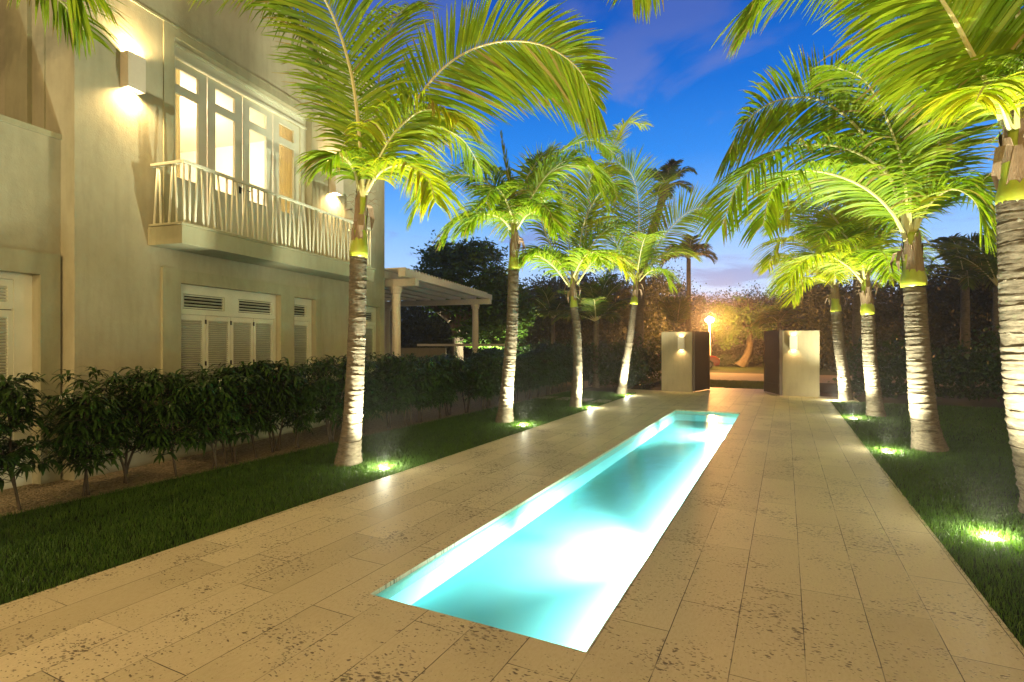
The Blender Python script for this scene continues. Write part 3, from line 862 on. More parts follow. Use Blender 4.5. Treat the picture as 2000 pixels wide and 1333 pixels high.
def frond(parent, ctrl, nleaf=60, ll=.75, hint=None, g=.35, seed=0, m=None, t0=.14, lw=.034, r0=.022, spread=1.0, asym=1.0):
    """one pinnate leaf: tapering midrib and long narrow leaflets bending under their own weight"""
    rg = random.Random(seed)
    n = 40
    nleaf = int(nleaf * 1.5); ll = ll * 1.15; tints = []
    pts = catmull(ctrl, n)
    mb = MB()
    rads = [r0 * (1.35 - .35 * min(1, i / 5)) * (1 - .86 * i / (n - 1)) + .002 for i in range(n)]
    mb.tube(pts, rads, 6, 0)
    tang = [(pts[min(i + 1, n - 1)] - pts[max(i - 1, 0)]).normalized() for i in range(n)]
    h = Vector(hint) if hint is not None else None
    prevS = None
    Ss = []
    for T in tang:
        if h is not None: S = h - T * h.dot(T)
        else: S = T.cross(Vector((0, 0, 1)))
        if S.length < .15 and prevS is not None: S = prevS - T * prevS.dot(T)
        S.normalize()
        if prevS is not None and S.dot(prevS) < 0: S = -S
        prevS = S; Ss.append(S)
    DOWN = Vector((0, 0, -1))
    for side in (1, -1):
        kl = asym if side > 0 else 1.0
        for j in range(nleaf):
            t = t0 + (1 - t0) * (j + rg.uniform(-.3, .3) + .5) / nleaf
            f = min(t, .999) * (n - 1); k = int(f); fr_ = f - k
            p = pts[k].lerp(pts[min(k + 1, n - 1)], fr_)
            T = tang[k]; S = Ss[k] * side; N = Ss[k].cross(T)
            if N.z < 0 and hint is None: N = -N
            tt = (t - t0) / (1 - t0)
            prof = min(1, .45 + tt * 2.6) * (1 - max(0, (tt - .62) / .38) ** 1.6 * .62)
            length = ll * prof * rg.uniform(.86, 1.08) * kl
            ang = R(66 - 36 * tt + rg.uniform(-5, 5)) * spread
            d = (T * math.cos(ang) + S * math.sin(ang) + N * rg.uniform(.0, .22)).normalized()
            seg = 5; st = length / seg
            gg = g * rg.uniform(.7, 1.35)
            c = [p.copy()]; ds = [d.copy()]
            for q in range(seg):
                c.append(c[-1] + d * st)
                d = (d + DOWN * gg * (.35 + .5 * q / seg) * (1.15 - abs(d.z) * .6)).normalized()
                ds.append(d.copy())
            tw = rg.uniform(-.5, .5)
            wv = (T * 1.0 + N * tw)
            vs = []
            for q, cc in enumerate(c):
                dd = ds[q]
                ww = wv - dd * wv.dot(dd)
                if ww.length < .05: ww = N
                ww.normalize()
                wd = lw * 1.02 * (.30, .95, 1.0, .85, .55, .06)[q] * .5 * (length / ll * .4 + .6)
                vs += [cc - ww * wd, cc + ww * wd]
            if not tints: tints = [0.5] * len(mb.f)
            mb.add(vs, [(2 * q, 2 * q + 1, 2 * q + 3, 2 * q + 2) for q in range(seg)], 1)
            tv = rg.random() * .9
            if rg.random() < .03: tv = 1.0
            tints += [min(1, tv + (.06 if q > 2 else 0)) for q in range(seg)]
            if rg.random() < .14: tints[-1] = 1.0
    o = mb.build('frond', [M_RACHIS, m or M_FROND], parent)
    at = o.data.attributes.new('tint', 'FLOAT', 'FACE'); at.data.foreach_set('value', tints)
    return o

def auto_ctrl(c, az, el, length, droop):
    """midrib control points from the crown: azimuth, start elevation, length, droop"""
    pts = [Vector(c)]
    d = Vector((math.cos(az) * math.cos(el), math.sin(az) * math.cos(el), math.sin(el)))
    n = 6; st = length / n
    for i in range(n):
        pts.append(pts[-1] + d * st)
        d = (d + Vector((0, 0, -1)) * droop * (.2 + .28 * i)).normalized()
    return pts

def shaft(parent, c0, c1, r0, r1, seed=0, dead=True, bulge=1.18):
    """green crownshaft with a swollen foot, brown fibre sheath and torn stubs above"""
    c0, c1 = Vector(c0), Vector(c1)
    mb = MB()
    n = 14; pts = []; rs = []
    for i in range(n + 1):
        t = i / n
        pts.append(c0.lerp(c1, t))
        rs.append((r0 + (r1 - r0) * t) * (1 + (bulge - 1) * math.exp(-((t - .12) / .14) ** 2)))
    mb.tube(pts, rs, 18)
    mb.build('crownshaft', M_SHAFT, parent, smooth=True)
    rg = random.Random(seed)
    mb = MB()
    ax = (c1 - c0); L_ = ax.length; ax.normalize()
    for k in range(17):
        a0 = k * 2.4 + rg.uniform(-.3, .3); wd = rg.uniform(.4, .85)
        z0 = rg.uniform(.10, .66); z1 = z0 + rg.uniform(.25, .6)
        vs = []
        m_ = 5
        for i in range(m_ + 1):
            t = i / m_
            zz = z0 + (z1 - z0) * t
            rr = (r0 + (r1 - r0) * zz) * (1.06 + .25 * t * t)
            hw_ = wd * (1 - .75 * t)
            for sgn in (-1, 0, 1):
                an = a0 + sgn * hw_
                vs.append(c0 + ax * (L_ * zz) + Vector((math.cos(an), math.sin(an), 0)) * rr)
        fs = []
        for i in range(m_):
            for s in (0, 1): fs.append((3 * i + s, 3 * i + s + 1, 3 * i + s + 4, 3 * i + s + 3))
        mb.add(vs, fs)
    if dead:
        for k in range(3):
            a0 = rg.uniform(0, 6.28)
            p = c0 + ax * (L_ * rg.uniform(.55, .9)) + Vector((math.cos(a0), math.sin(a0), 0)) * r0
            o = Vector((math.cos(a0), math.sin(a0), 0))
            q1 = p + o * .10 + Vector((0, 0, -.02)); q2 = q1 + o * .05 + Vector((0, 0, -.16)); q3 = q2 + Vector((0, 0, -.16)) - o * .03
            s_ = Vector((-o.y, o.x, 0)) * .045
            mb.add([p - s_, p + s_, q1 - s_, q1 + s_, q2 - s_ * .8, q2 + s_ * .8, q3 - s_ * .2, q3 + s_ * .2], [(0, 1, 3, 2), (2, 3, 5, 4), (4, 5, 7, 6)])
    # fine fibres
    for k in range(26):
        a0 = rg.uniform(0, 6.28); zz = rg.uniform(.5, 1.0)
        p = c0 + ax * (L_ * zz) + Vector((math.cos(a0), math.sin(a0), 0)) * r0 * .9
        o = Vector((math.cos(a0), math.sin(a0), rg.uniform(-.6, .9))).normalized()
        q1 = p + o * rg.uniform(.05, .12); q2 = q1 + (o + Vector((0, 0, -.8))).normalized() * rg.uniform(.03, .1)
        mb.tube([p, q1, q2], [.004, .003, .001], 3, cap=False)
    mb.build('fibre_sheath', M_FIBRE, parent)

PALM_GROUP = 'uplit coconut palms lining the paving'
def palm(label, base, trunk_ctrl, rads, top, shaft_top, rs, fronds, autos, seed, nleaf=60, ll=.75, m=None, lw=.034, group=PALM_GROUP, ring=.062, r0=.022, bark=None, dead=True):
    root = empty('palm_tree', base); tag(root, label, 'palm tree', group)
    inv = Vector(base)
    L_ = lambda p: Vector(p) - inv
    trunk_mesh([L_(p) for p in trunk_ctrl], rads, root, ring=ring, seed=seed, m=bark)
    if rs: shaft(root, L_(top), L_(shaft_top), rs[0], rs[1], seed, dead)
    crown = L_(shaft_top)
    for i, fd in enumerate(fronds):
        ctrl, kw = fd
        kw = dict(kw)
        frond(root, [L_(p) for p in ctrl], seed=seed * 100 + i, nleaf=kw.pop('nleaf', nleaf), ll=kw.pop('ll', ll), lw=kw.pop('lw', lw), r0=kw.pop('r0', r0), m=kw.pop('m', m), **kw)
    for i, (az, el, length, droop) in enumerate(autos):
        frond(root, auto_ctrl(crown, R(az), R(el), length, droop), seed=seed * 100 + 50 + i, nleaf=nleaf, ll=ll, m=m, lw=lw, r0=r0)
    return root
def px3(lst): return [PX(*p) for p in lst]

# nearest left palm
Y = 7.73
b = PX(680, 905, Y); b.z = 0
palm('nearest tall uplit palm on the left lawn, standing before the balcony', b,
     [b, PX(690, 800, Y), PX(697, 650, Y), PX(700, 500, Y)], [(0, .20), (.06, .165), (.2, .135), (.6, .122), (1, .118)],
     PX(700, 503, Y), PX(707, 372, Y), (.115, .062),
     [(px3([(708, 385, 7.7), (703, 280, 7.5), (685, 140, 7.2), (640, 10, 6.8), (560, -90, 6.3), (470, -120, 5.8)]), dict(ll=.95, hint=(1, -.15, .1), g=.26, nleaf=78, lw=.036, r0=.031)),
      (px3([(716, 370, 7.7), (745, 310, 7.6), (800, 215, 7.45), (870, 130, 7.3), (955, 86, 7.1), (1050, 86, 6.95), (1125, 130, 6.8), (1165, 205, 6.7)]), dict(ll=1.12, hint=(-.35, -.25, 1), g=.22, nleaf=112, lw=.044, t0=.2, asym=.58)),
      (px3([(714, 380, 7.7), (735, 320, 7.5), (775, 255, 7.2), (830, 215, 6.9), (890, 230, 6.6)]), dict(ll=.85, g=.62, nleaf=50, m=M_FRONDY)),
      (px3([(716, 365, 7.75), (735, 230, 8.0), (745, 110, 8.3), (770, 40, 8.7), (800, 10, 9.3)]), dict(ll=.8, g=.42, nleaf=60)),
      (px3([(704, 370, 7.75), (670, 230, 7.9), (600, 60, 7.8), (520, -30, 7.5), (430, -60, 7.1)]), dict(ll=1.0, g=.5, nleaf=66)),
      (px3([(705, 370, 7.7), (660, 220, 8.1), (580, 50, 8.2), (480, -40, 8.0), (370, -50, 7.6)]), dict(ll=.9, g=.55, nleaf=64)),
      (px3([(715, 376, 7.7), (745, 335, 7.45), (790, 322, 7.1), (835, 350, 6.8), (850, 395, 6.6)]), dict(ll=.7, g=.65, nleaf=44, m=M_FRONDY)),
      (px3([(702, 375, 7.7), (690, 330, 7.5), (664, 304, 7.2), (636, 322, 7.0)]), dict(ll=.58, g=.65, nleaf=34)),
      (px3([(716, 375, 7.8), (755, 290, 8.3), (830, 245, 8.8), (900, 270, 9.3), (940, 330, 9.7)]), dict(ll=.8, g=.55, nleaf=50)),
      ],
     [(75, 42, 2.4, .36)], 11, nleaf=60, ll=.85)

# second left palm
Y = 11.78
b = PX(985, 825, Y); b.z = 0
palm('second uplit palm along the left edge of the paving, just past the pergola', b,
     [b, PX(993, 730, Y), PX(1000, 640, Y), PX(1003, 528, Y)], [(0, .21), (.08, .165), (.25, .14), (.7, .125), (1, .118)],
     PX(1003, 528, Y), PX(1005, 440, Y), (.105, .065),
     [(px3([(1002, 450, Y), (985, 400, 11.6), (950, 355, 11.4), (895, 342, 11.2), (840, 365, 11.0), (805, 425, 10.9)]), dict(ll=.85, g=.42, nleaf=60)),
      (px3([(1008, 445, Y), (1035, 390, 11.6), (1075, 335, 11.4), (1115, 312, 11.2), (1155, 330, 11.0), (1180, 390, 10.9)]), dict(ll=.8, g=.45, nleaf=60)),
      (px3([(1003, 445, Y), (995, 380, 12.1), (965, 330, 12.5), (920, 320, 12.9)]), dict(ll=.7, g=.5, nleaf=44)),
      (px3([(1010, 440, Y), (1050, 350, 12.1), (1105, 290, 12.4), (1160, 275, 12.8), (1200, 300, 13.2)]), dict(ll=.75, g=.35, nleaf=50)),
      (px3([(1000, 450, Y), (975, 425, 11.3), (940, 420, 10.9), (905, 450, 10.6)]), dict(ll=.7, g=.6, nleaf=40)),
      (px3([(1008, 450, Y), (1030, 420, 11.4), (1060, 415, 11.1), (1085, 450, 10.9)]), dict(ll=.7, g=.6, nleaf=40)),
      (px3([(1004, 440, Y), (998, 370, 11.8), (990, 330, 11.9), (978, 262, 12.0)]), dict(ll=.28, g=.2, nleaf=16, spread=.4)),
      (px3([(1005, 440, Y), (1020, 370, 11.9), (1040, 330, 12.2), (1060, 300, 12.5)]), dict(ll=.6, g=.4, nleaf=40)),
      ], [(95, 35, 2.0, .4), (60, 50, 2.0, .35), (130, 40, 2.0, .4), (250, 40, 1.9, .5), (300, 25, 1.8, .5), (200, 20, 1.8, .5), (340, 60, 2.0, .35)], 12, nleaf=44, ll=.7)

# third left palm
Y = 14.65
b = PX(1124, 795, Y); b.z = 0
palm('third uplit palm along the left edge of the paving, slender and straight', b,
     [b, PX(1128, 730, Y), PX(1127, 650, Y), PX(1121, 600, Y)], [(0, .17), (.08, .15), (.3, .125), (1, .105)],
     PX(1121, 604, Y), PX(1118, 545, Y), (.095, .06),
     [(px3([(1114, 560, Y), (1085, 500, 14.5), (1060, 440, 14.3), (1045, 380, 14.1), (1050, 330, 13.9), (1080, 290, 13.7)]), dict(ll=.75, g=.35, nleaf=56, m=M_FRONDY)),
      (px3([(1125, 550, Y), (1140, 480, 14.4), (1148, 410, 14.2), (1150, 365, 14.0), (1160, 330, 13.8)]), dict(ll=.9, g=.35, nleaf=56, m=M_FRONDY, hint=(1, 0, .1))),
      (px3([(1120, 550, Y), (1112, 480, 14.9), (1105, 410, 15.2), (1095, 350, 15.5)]), dict(ll=.75, g=.35, nleaf=50)),
      (px3([(1124, 545, Y), (1150, 450, 14.9), (1180, 350, 15.1), (1200, 280, 15.3), (1225, 240, 15.5), (1262, 245, 15.7)]), dict(ll=.62, g=.3, nleaf=60, m=M_FRONDY)),
      (px3([(1112, 560, Y), (1080, 520, 14.3), (1045, 500, 14.0), (1010, 520, 13.8)]), dict(ll=.7, g=.5, nleaf=44)),
      (px3([(1127, 555, Y), (1160, 510, 14.3), (1195, 500, 14.0), (1222, 530, 13.8)]), dict(ll=.8, g=.5, nleaf=44, m=M_FRONDY)),
      (px3([(1122, 548, Y), (1140, 440, 14.2), (1170, 380, 13.8), (1195, 360, 13.4), (1205, 390, 13.1)]), dict(ll=.7, g=.5, nleaf=44)),
      ], [(90, 45, 2.1, .35), (140, 50, 2.0, .35), (40, 45, 2.0, .35), (210, 45, 1.9, .45), (290, 40, 1.9, .45), (330, 60, 2.1, .3)], 13, nleaf=44, ll=.7)

# fourth left palm
Y = 18.4
b = PX(1213, 770, Y); b.z = 0
palm('leaning uplit palm nearest the left gate wall', b,
     [b, PX(1221, 715, Y), PX(1230, 660, Y), PX(1238, 595, Y)], [(0, .20), (.1, .16), (.4, .135), (1, .11)],
     PX(1238, 595, Y), PX(1243, 545, Y), (.115, .07),
     [(px3([(1244, 545, Y), (1247, 470, 18.2), (1247, 400, 18.0), (1235, 345, 17.6), (1208, 318, 17.3)]), dict(ll=1.0, g=.32, nleaf=56, hint=(1, 0, 0))),
      (px3([(1248, 545, Y), (1275, 495, 18.2), (1310, 445, 18.0), (1350, 412, 17.8), (1395, 405, 17.6)]), dict(ll=.9, g=.25, nleaf=56, hint=(-.5, -.2, 1))),
      (px3([(1238, 550, Y), (1222, 510, 18.1), (1200, 470, 17.9), (1180, 440, 17.7), (1160, 435, 17.5)]), dict(ll=.85, g=.35, nleaf=50)),
      (px3([(1245, 545, Y), (1262, 470, 18.8), (1275, 410, 19.2), (1290, 365, 19.6), (1310, 350, 20)]), dict(ll=.8, g=.4, nleaf=46)),
      (px3([(1238, 550, Y), (1225, 470, 18.8), (1215, 410, 19.2), (1200, 370, 19.6)]), dict(ll=.8, g=.4, nleaf=46)),
      (px3([(1248, 550, Y), (1270, 530, 18.1), (1295, 530, 17.8), (1312, 560, 17.6)]), dict(ll=.7, g=.5, nleaf=36)),
      ], [(70, 50, 2.4, .3), (110, 40, 2.3, .35), (200, 45, 2.2, .4), (340, 45, 2.2, .35), (270, 55, 2.3, .35)], 14, nleaf=40, ll=.8)

# right palms
Y = 5.3
b = PX(2062, 1012, Y); b.z = 0
palm('nearest right palm with a thick ringed trunk cut by the picture edge', b,
     [b, PX(2022, 850, 5.3), PX(2002, 650, 5.3), PX(1990, 395, 5.3)], [(0, .27), (.06, .225), (.2, .20), (.6, .185), (1, .17)],
     PX(1990, 400, 5.3), PX(1985, 255, 5.3), (.155, .10),
     [(px3([(1962, 240, 5.25), (1925, 160, 5.1), (1890, 90, 4.95), (1855, 25, 4.8), (1800, -50, 4.6), (1720, -110, 4.4)]), dict(ll=1.0, hint=(1, -.1, .25), g=.30, nleaf=80, lw=.036, r0=.032)),
      (px3([(1970, 230, 5.3), (1890, 40, 5.5), (1780, -70, 5.7), (1640, -90, 5.8), (1530, -40, 5.8), (1470, 40, 5.8)]), dict(ll=.9, g=.5, nleaf=76, lw=.036, r0=.03)),
      (px3([(1985, 230, 5.3), (1990, 60, 5.0), (1970, -80, 4.6), (1930, -180, 4.1)]), dict(ll=.8, g=.45, nleaf=50, r0=.03)),
      (px3([(1995, 240, 5.3), (2040, 100, 5.4), (2100, 0, 5.6), (2180, -20, 5.8)]), dict(ll=.8, g=.45, nleaf=50, r0=.03)),
      (px3([(1978, 225, 5.35), (1960, 60, 5.9), (1930, -60, 6.5), (1890, -100, 7.1)]), dict(ll=.85, g=.5, nleaf=56, r0=.03)),
      (px3([(1972, 250, 5.2), (1950, 190, 4.9), (1925, 170, 4.6), (1905, 200, 4.4)]), dict(ll=.6, g=.6, nleaf=34, m=M_FRONDY)),
      (px3([(1985, 250, 5.2), (1990, 170, 5.0), (2005, 120, 4.8), (2030, 110, 4.6)]), dict(ll=.6, g=.6, nleaf=34)),
      (px3([(1968, 235, 5.4), (1900, 100, 6.0), (1820, 30, 6.6), (1740, 20, 7.2)]), dict(ll=.8, g=.5, nleaf=50)),
      ], [(20, 30, 2.4, .4), (70, 55, 2.6, .3), (-30, 50, 2.4, .35)], 21, nleaf=54, ll=.8, lw=.036)
Y = 8.7
b = PX(1816, 879, Y); b.z = 0
palm('second right palm with a swollen base and a wide crown', b,
     [b, PX(1803, 800, Y), PX(1793, 680, Y), PX(1786, 560, Y)], [(0, .255), (.05, .225), (.15, .19), (.6, .16), (1, .15)],
     PX(1785, 560, Y), PX(1780, 455, Y), (.16, .10),
     [(px3([(1772, 462, Y), (1752, 385, 8.5), (1715, 305, 8.3), (1660, 235, 8.1), (1590, 193, 7.9), (1510, 200, 7.7), (1450, 245, 7.5), (1425, 300, 7.4)]), dict(ll=.95, g=.22, nleaf=90, lw=.036, hint=(.5, -.3, 1), t0=.12, r0=.028, asym=.75)),
      (px3([(1786, 450, Y), (1802, 380, 8.5), (1825, 300, 8.3), (1850, 230, 8.1), (1868, 160, 7.9), (1870, 90, 7.7)]), dict(ll=.85, g=.28, nleaf=76, hint=(1, 0, -.2), r0=.03)),
      (px3([(1770, 470, Y), (1745, 420, 8.4), (1700, 375, 8.1), (1640, 345, 7.8), (1570, 335, 7.5), (1510, 370, 7.2), (1490, 440, 7.0)]), dict(ll=.9, g=.42, nleaf=76, r0=.026)),
      (px3([(1788, 452, Y), (1815, 400, 8.5), (1860, 370, 8.3), (1905, 395, 8.1), (1925, 460, 8.0)]), dict(ll=.75, g=.45, nleaf=56)),
      (px3([(1778, 450, Y), (1765, 360, 9.0), (1740, 280, 9.4), (1700, 220, 9.8), (1640, 200, 10.2)]), dict(ll=.85, g=.42, nleaf=60)),
      (px3([(1782, 450, Y), (1790, 350, 9.1), (1800, 270, 9.5), (1820, 210, 9.9)]), dict(ll=.8, g=.42, nleaf=54)),
      (px3([(1776, 455, Y), (1740, 350, 8.4), (1650, 290, 8.0), (1540, 290, 7.6), (1450, 350, 7.3), (1410, 440, 7.1)]), dict(ll=.9, g=.5, nleaf=70)),
      (px3([(1775, 450, Y), (1765, 340, 8.3), (1735, 240, 7.9), (1690, 160, 7.4), (1630, 130, 6.9)]), dict(ll=.85, g=.42, nleaf=64)),
      (px3([(1780, 450, Y), (1778, 400, 8.5), (1785, 330, 8.4), (1800, 300, 8.2)]), dict(ll=.5, g=.4, nleaf=34, m=M_FRONDY)),
      ], [(60, 40, 2.4, .35), (100, 50, 2.6, .3), (20, 45, 2.4, .35)], 22, nleaf=56, ll=.8, lw=.036)
Y = 12.78
b = PX(1711, 813, Y); b.z = 0
palm('third right palm with bright yellow drooping fronds', b,
     [b, PX(1704, 750, Y), PX(1698, 690, Y), PX(1695, 615, Y)], [(0, .21), (.07, .18), (.3, .155), (1, .135)],
     PX(1695, 615, Y), PX(1690, 540, Y), (.13, .09),
     [(px3([(1688, 548, Y), (1668, 495, 12.6), (1640, 440, 12.4), (1600, 400, 12.2), (1550, 400, 12.0), (1520, 440, 11.8)]), dict(ll=1.0, g=.40, nleaf=70, m=M_FRONDY, r0=.028)),
      (px3([(1692, 545, Y), (1690, 470, 12.5), (1680, 400, 12.3), (1650, 350, 12.0)]), dict(ll=.9, g=.45, nleaf=60, m=M_FRONDY)),
      (px3([(1685, 552, Y), (1655, 520, 12.4), (1615, 500, 12.1), (1570, 510, 11.8), (1540, 550, 11.6)]), dict(ll=.85, g=.5, nleaf=56, m=M_FRONDY)),
      (px3([(1694, 545, Y), (1715, 490, 12.6), (1740, 450, 12.4), (1770, 450, 12.2)]), dict(ll=.8, g=.45, nleaf=50)),
      (px3([(1688, 545, Y), (1660, 450, 13.2), (1600, 380, 13.6), (1530, 370, 14.0), (1470, 420, 14.3)]), dict(ll=.9, g=.45, nleaf=60, m=M_FRONDY)),
      (px3([(1690, 550, Y), (1680, 500, 12.3), (1660, 470, 11.9), (1630, 480, 11.5)]), dict(ll=.8, g=.55, nleaf=44, m=M_FRONDY)),
      ], [(75, 45, 2.2, .35), (120, 35, 2.2, .4), (20, 40, 2.0, .4), (180, 25, 2.3, .45), (215, 45, 2.6, .4), (250, 30, 2.2, .5), (150, 55, 2.6, .32)], 23, nleaf=50, ll=.8)
Y = 16.4
b = PX(1652, 782, Y); b.z = 0
palm('farthest right palm, nearest the right gate wall', b,
     [b, PX(1646, 725, Y), PX(1638, 670, Y), PX(1633, 610, Y)], [(0, .21), (.08, .18), (.3, .155), (1, .135)],
     PX(1633, 610, Y), PX(1630, 560, Y), (.13, .09),
     [(px3([(1628, 565, Y), (1600, 510, 16.2), (1560, 470, 16.0), (1520, 475, 15.8), (1500, 520, 15.6)]), dict(ll=.9, g=.45, nleaf=56, m=M_FRONDY)),
      (px3([(1630, 560, Y), (1615, 480, 16.2), (1580, 420, 16.0), (1530, 410, 15.8)]), dict(ll=.9, g=.45, nleaf=56, m=M_FRONDY)),
      (px3([(1634, 560, Y), (1650, 500, 16.2), (1680, 470, 16.0), (1710, 500, 15.8)]), dict(ll=.8, g=.45, nleaf=50)),
      ], [(200, 20, 2.0, .5), (240, 35, 2.2, .45), (290, 35, 2.0, .45), (175, 45, 2.5, .38), (220, 60, 2.4, .35), (100, 50, 2.2, .35), (150, 45, 2.2, .35)], 24, nleaf=44, ll=.8, m=M_FRONDY)

# palm just outside the left edge, its hanging fronds cross the top left corner
Y = 4.3
b = W(-6.1, 1.4)
palm('palm at the left edge of the lawn whose hanging fronds cross the villa wall', b,
     [b, b + Vector((.04, 0, 1.2)), b + Vector((.08, .03, 2.6)), b + Vector((.1, .05, 3.6))], [(0, .22), (.08, .18), (.4, .15), (1, .14)],
     b + Vector((.1, .05, 3.6)), b + Vector((.12, .06, 4.2)), (.13, .08),
     [(px3([(-80, -150, 4.3), (-20, -230, 4.4), (60, -190, 4.5), (110, -110, 4.6), (140, -40, 4.7)]), dict(ll=.75, g=.6, nleaf=54)),
      (px3([(-80, -150, 4.3), (20, -300, 4.8), (180, -330, 5.3), (340, -200, 5.8), (440, -70, 6.2)]), dict(ll=.85, g=.55, nleaf=64)),
      (px3([(-80, -150, 4.3), (-60, -200, 4.0), (-10, -170, 3.8), (30, -100, 3.7)]), dict(ll=.55, g=.6, nleaf=40)),
      ], [(90, 50, 2.4, .35), (150, 45, 2.4, .35), (220, 40, 2.4, .4), (280, 45, 2.4, .4), (330, 55, 2.2, .4)], 31, nleaf=44, ll=.75, lw=.034)
# palm near the top centre: tips hang into the picture
b = W(3.0, 2.0)
palm('palm beside the near right paving whose frond tips hang at the top', b,
     [b, b + Vector((-.05, 0, 1.4)), b + Vector((-.1, .0, 3.0)), b + Vector((-.15, .0, 4.6))], [(0, .25), (.08, .2), (.4, .16), (1, .15)],
     b + Vector((-.15, 0, 4.6)), b + Vector((-.17, .0, 5.3)), (.13, .08),
     [([b + Vector((-.17, 0, 5.3)), b + Vector((-.7, .4, 6.2)), PX(1330, -330, 4.2), PX(1270, -150, 4.6), PX(1235, -30, 4.8)], dict(ll=.62, g=.5, nleaf=56))],
     [(60, 50, 2.2, .3), (10, 50, 2.4, .35), (300, 45, 2.4, .35)], 32, nleaf=44, ll=.75)

# unlit palms further off
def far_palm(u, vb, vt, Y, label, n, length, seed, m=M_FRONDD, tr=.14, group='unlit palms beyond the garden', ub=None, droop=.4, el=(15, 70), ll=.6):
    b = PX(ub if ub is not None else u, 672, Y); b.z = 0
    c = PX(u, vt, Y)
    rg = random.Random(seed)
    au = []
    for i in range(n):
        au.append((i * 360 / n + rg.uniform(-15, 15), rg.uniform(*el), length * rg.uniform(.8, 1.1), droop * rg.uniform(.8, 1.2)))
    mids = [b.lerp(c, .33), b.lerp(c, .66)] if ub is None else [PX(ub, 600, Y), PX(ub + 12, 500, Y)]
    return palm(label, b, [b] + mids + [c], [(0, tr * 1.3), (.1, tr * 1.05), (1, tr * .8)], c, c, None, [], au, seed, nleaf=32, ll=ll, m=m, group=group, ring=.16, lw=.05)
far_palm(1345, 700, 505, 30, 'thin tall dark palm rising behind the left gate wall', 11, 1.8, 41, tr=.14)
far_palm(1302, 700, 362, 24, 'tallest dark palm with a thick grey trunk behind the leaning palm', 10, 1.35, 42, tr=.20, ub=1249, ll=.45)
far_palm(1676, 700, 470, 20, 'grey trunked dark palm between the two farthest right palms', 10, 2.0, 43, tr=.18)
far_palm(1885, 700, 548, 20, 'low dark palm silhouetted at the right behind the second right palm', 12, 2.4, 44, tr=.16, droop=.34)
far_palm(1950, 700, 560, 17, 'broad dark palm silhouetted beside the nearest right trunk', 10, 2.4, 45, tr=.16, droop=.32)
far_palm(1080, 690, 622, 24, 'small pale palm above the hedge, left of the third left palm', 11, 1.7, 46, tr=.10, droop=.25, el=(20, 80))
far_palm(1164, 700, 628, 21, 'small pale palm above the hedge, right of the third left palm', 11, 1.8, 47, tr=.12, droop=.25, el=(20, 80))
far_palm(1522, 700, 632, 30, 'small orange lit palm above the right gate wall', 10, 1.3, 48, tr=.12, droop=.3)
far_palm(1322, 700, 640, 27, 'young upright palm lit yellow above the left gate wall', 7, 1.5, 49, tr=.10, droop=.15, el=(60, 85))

# ------------------------------------------------------------------ ground uplights
LG = 'round uplights set in the lawn'
def uplight(pos, aim_at, e, label, size=104):
    root = empty('ground_light', (pos.x, pos.y, 0)); tag(root, label, 'ground light', LG)
    mb = MB(); n = 24
    mb.tube([(0, 0, -.06), (0, 0, -.024)], [.085, .085], n); mb.build('ring', M_BRONZE, root)
    mb = MB(); mb.tube([(0, 0, -.0235), (0, 0, -.018)], [.062, .058], n); mb.build('lens', M_LENSG, root)
    d = Vector(aim_at) - Vector((pos.x, pos.y, .02))
    light('uplight_beam', 'SPOT', (0, 0, .03), e, PALMC, root, aim=d, size=R(size), blend=.9, radius=.05)
    light('uplight_spill', 'POINT', (0, 0, .055), 34.0, PALMC, root, radius=.05)
for u, v, cu, cv, cY, e, lab in (
    (750, 912, 735, 260, 7.6, 1.0, 'glowing uplight in the grass right of the nearest left palm'),
    (1023, 830, 1008, 400, 11.6, 1.15, 'glowing uplight right of the second left palm'),
    (1152, 797, 1130, 470, 14.5, 1.2, 'glowing uplight right of the third left palm'),
    (1224, 773, 1243, 470, 18.2, 1.3, 'glowing uplight at the foot of the leaning palm'),
    (1935, 1046, 1900, 150, 5.2, 1.0, 'nearest and largest glowing uplight on the right lawn'),
    (1733, 881, 1740, 380, 8.4, 1.0, 'glowing uplight left of the second right palm'),
    (1667, 816, 1670, 470, 12.6, 1.15, 'glowing uplight left of the third right palm'),
    (1633, 783, 1610, 500, 16.2, .85, 'glowing uplight left of the farthest right palm')):
    Yd = HCAM * FPX / (v - 672)
    p = PX(u, v, Yd)
    uplight(p, PX(cu, cv, cY), E_PALM * e, lab)
uplight(W(-5.9, .9), W(-6.1, 1.4, 4.5), E_PALM * .5, 'uplight at the left palm outside the picture')
uplight(W(2.5, 2.2), W(2.4, 2.6, 5.5), E_PALM * .5, 'uplight at the near right palm outside the picture')

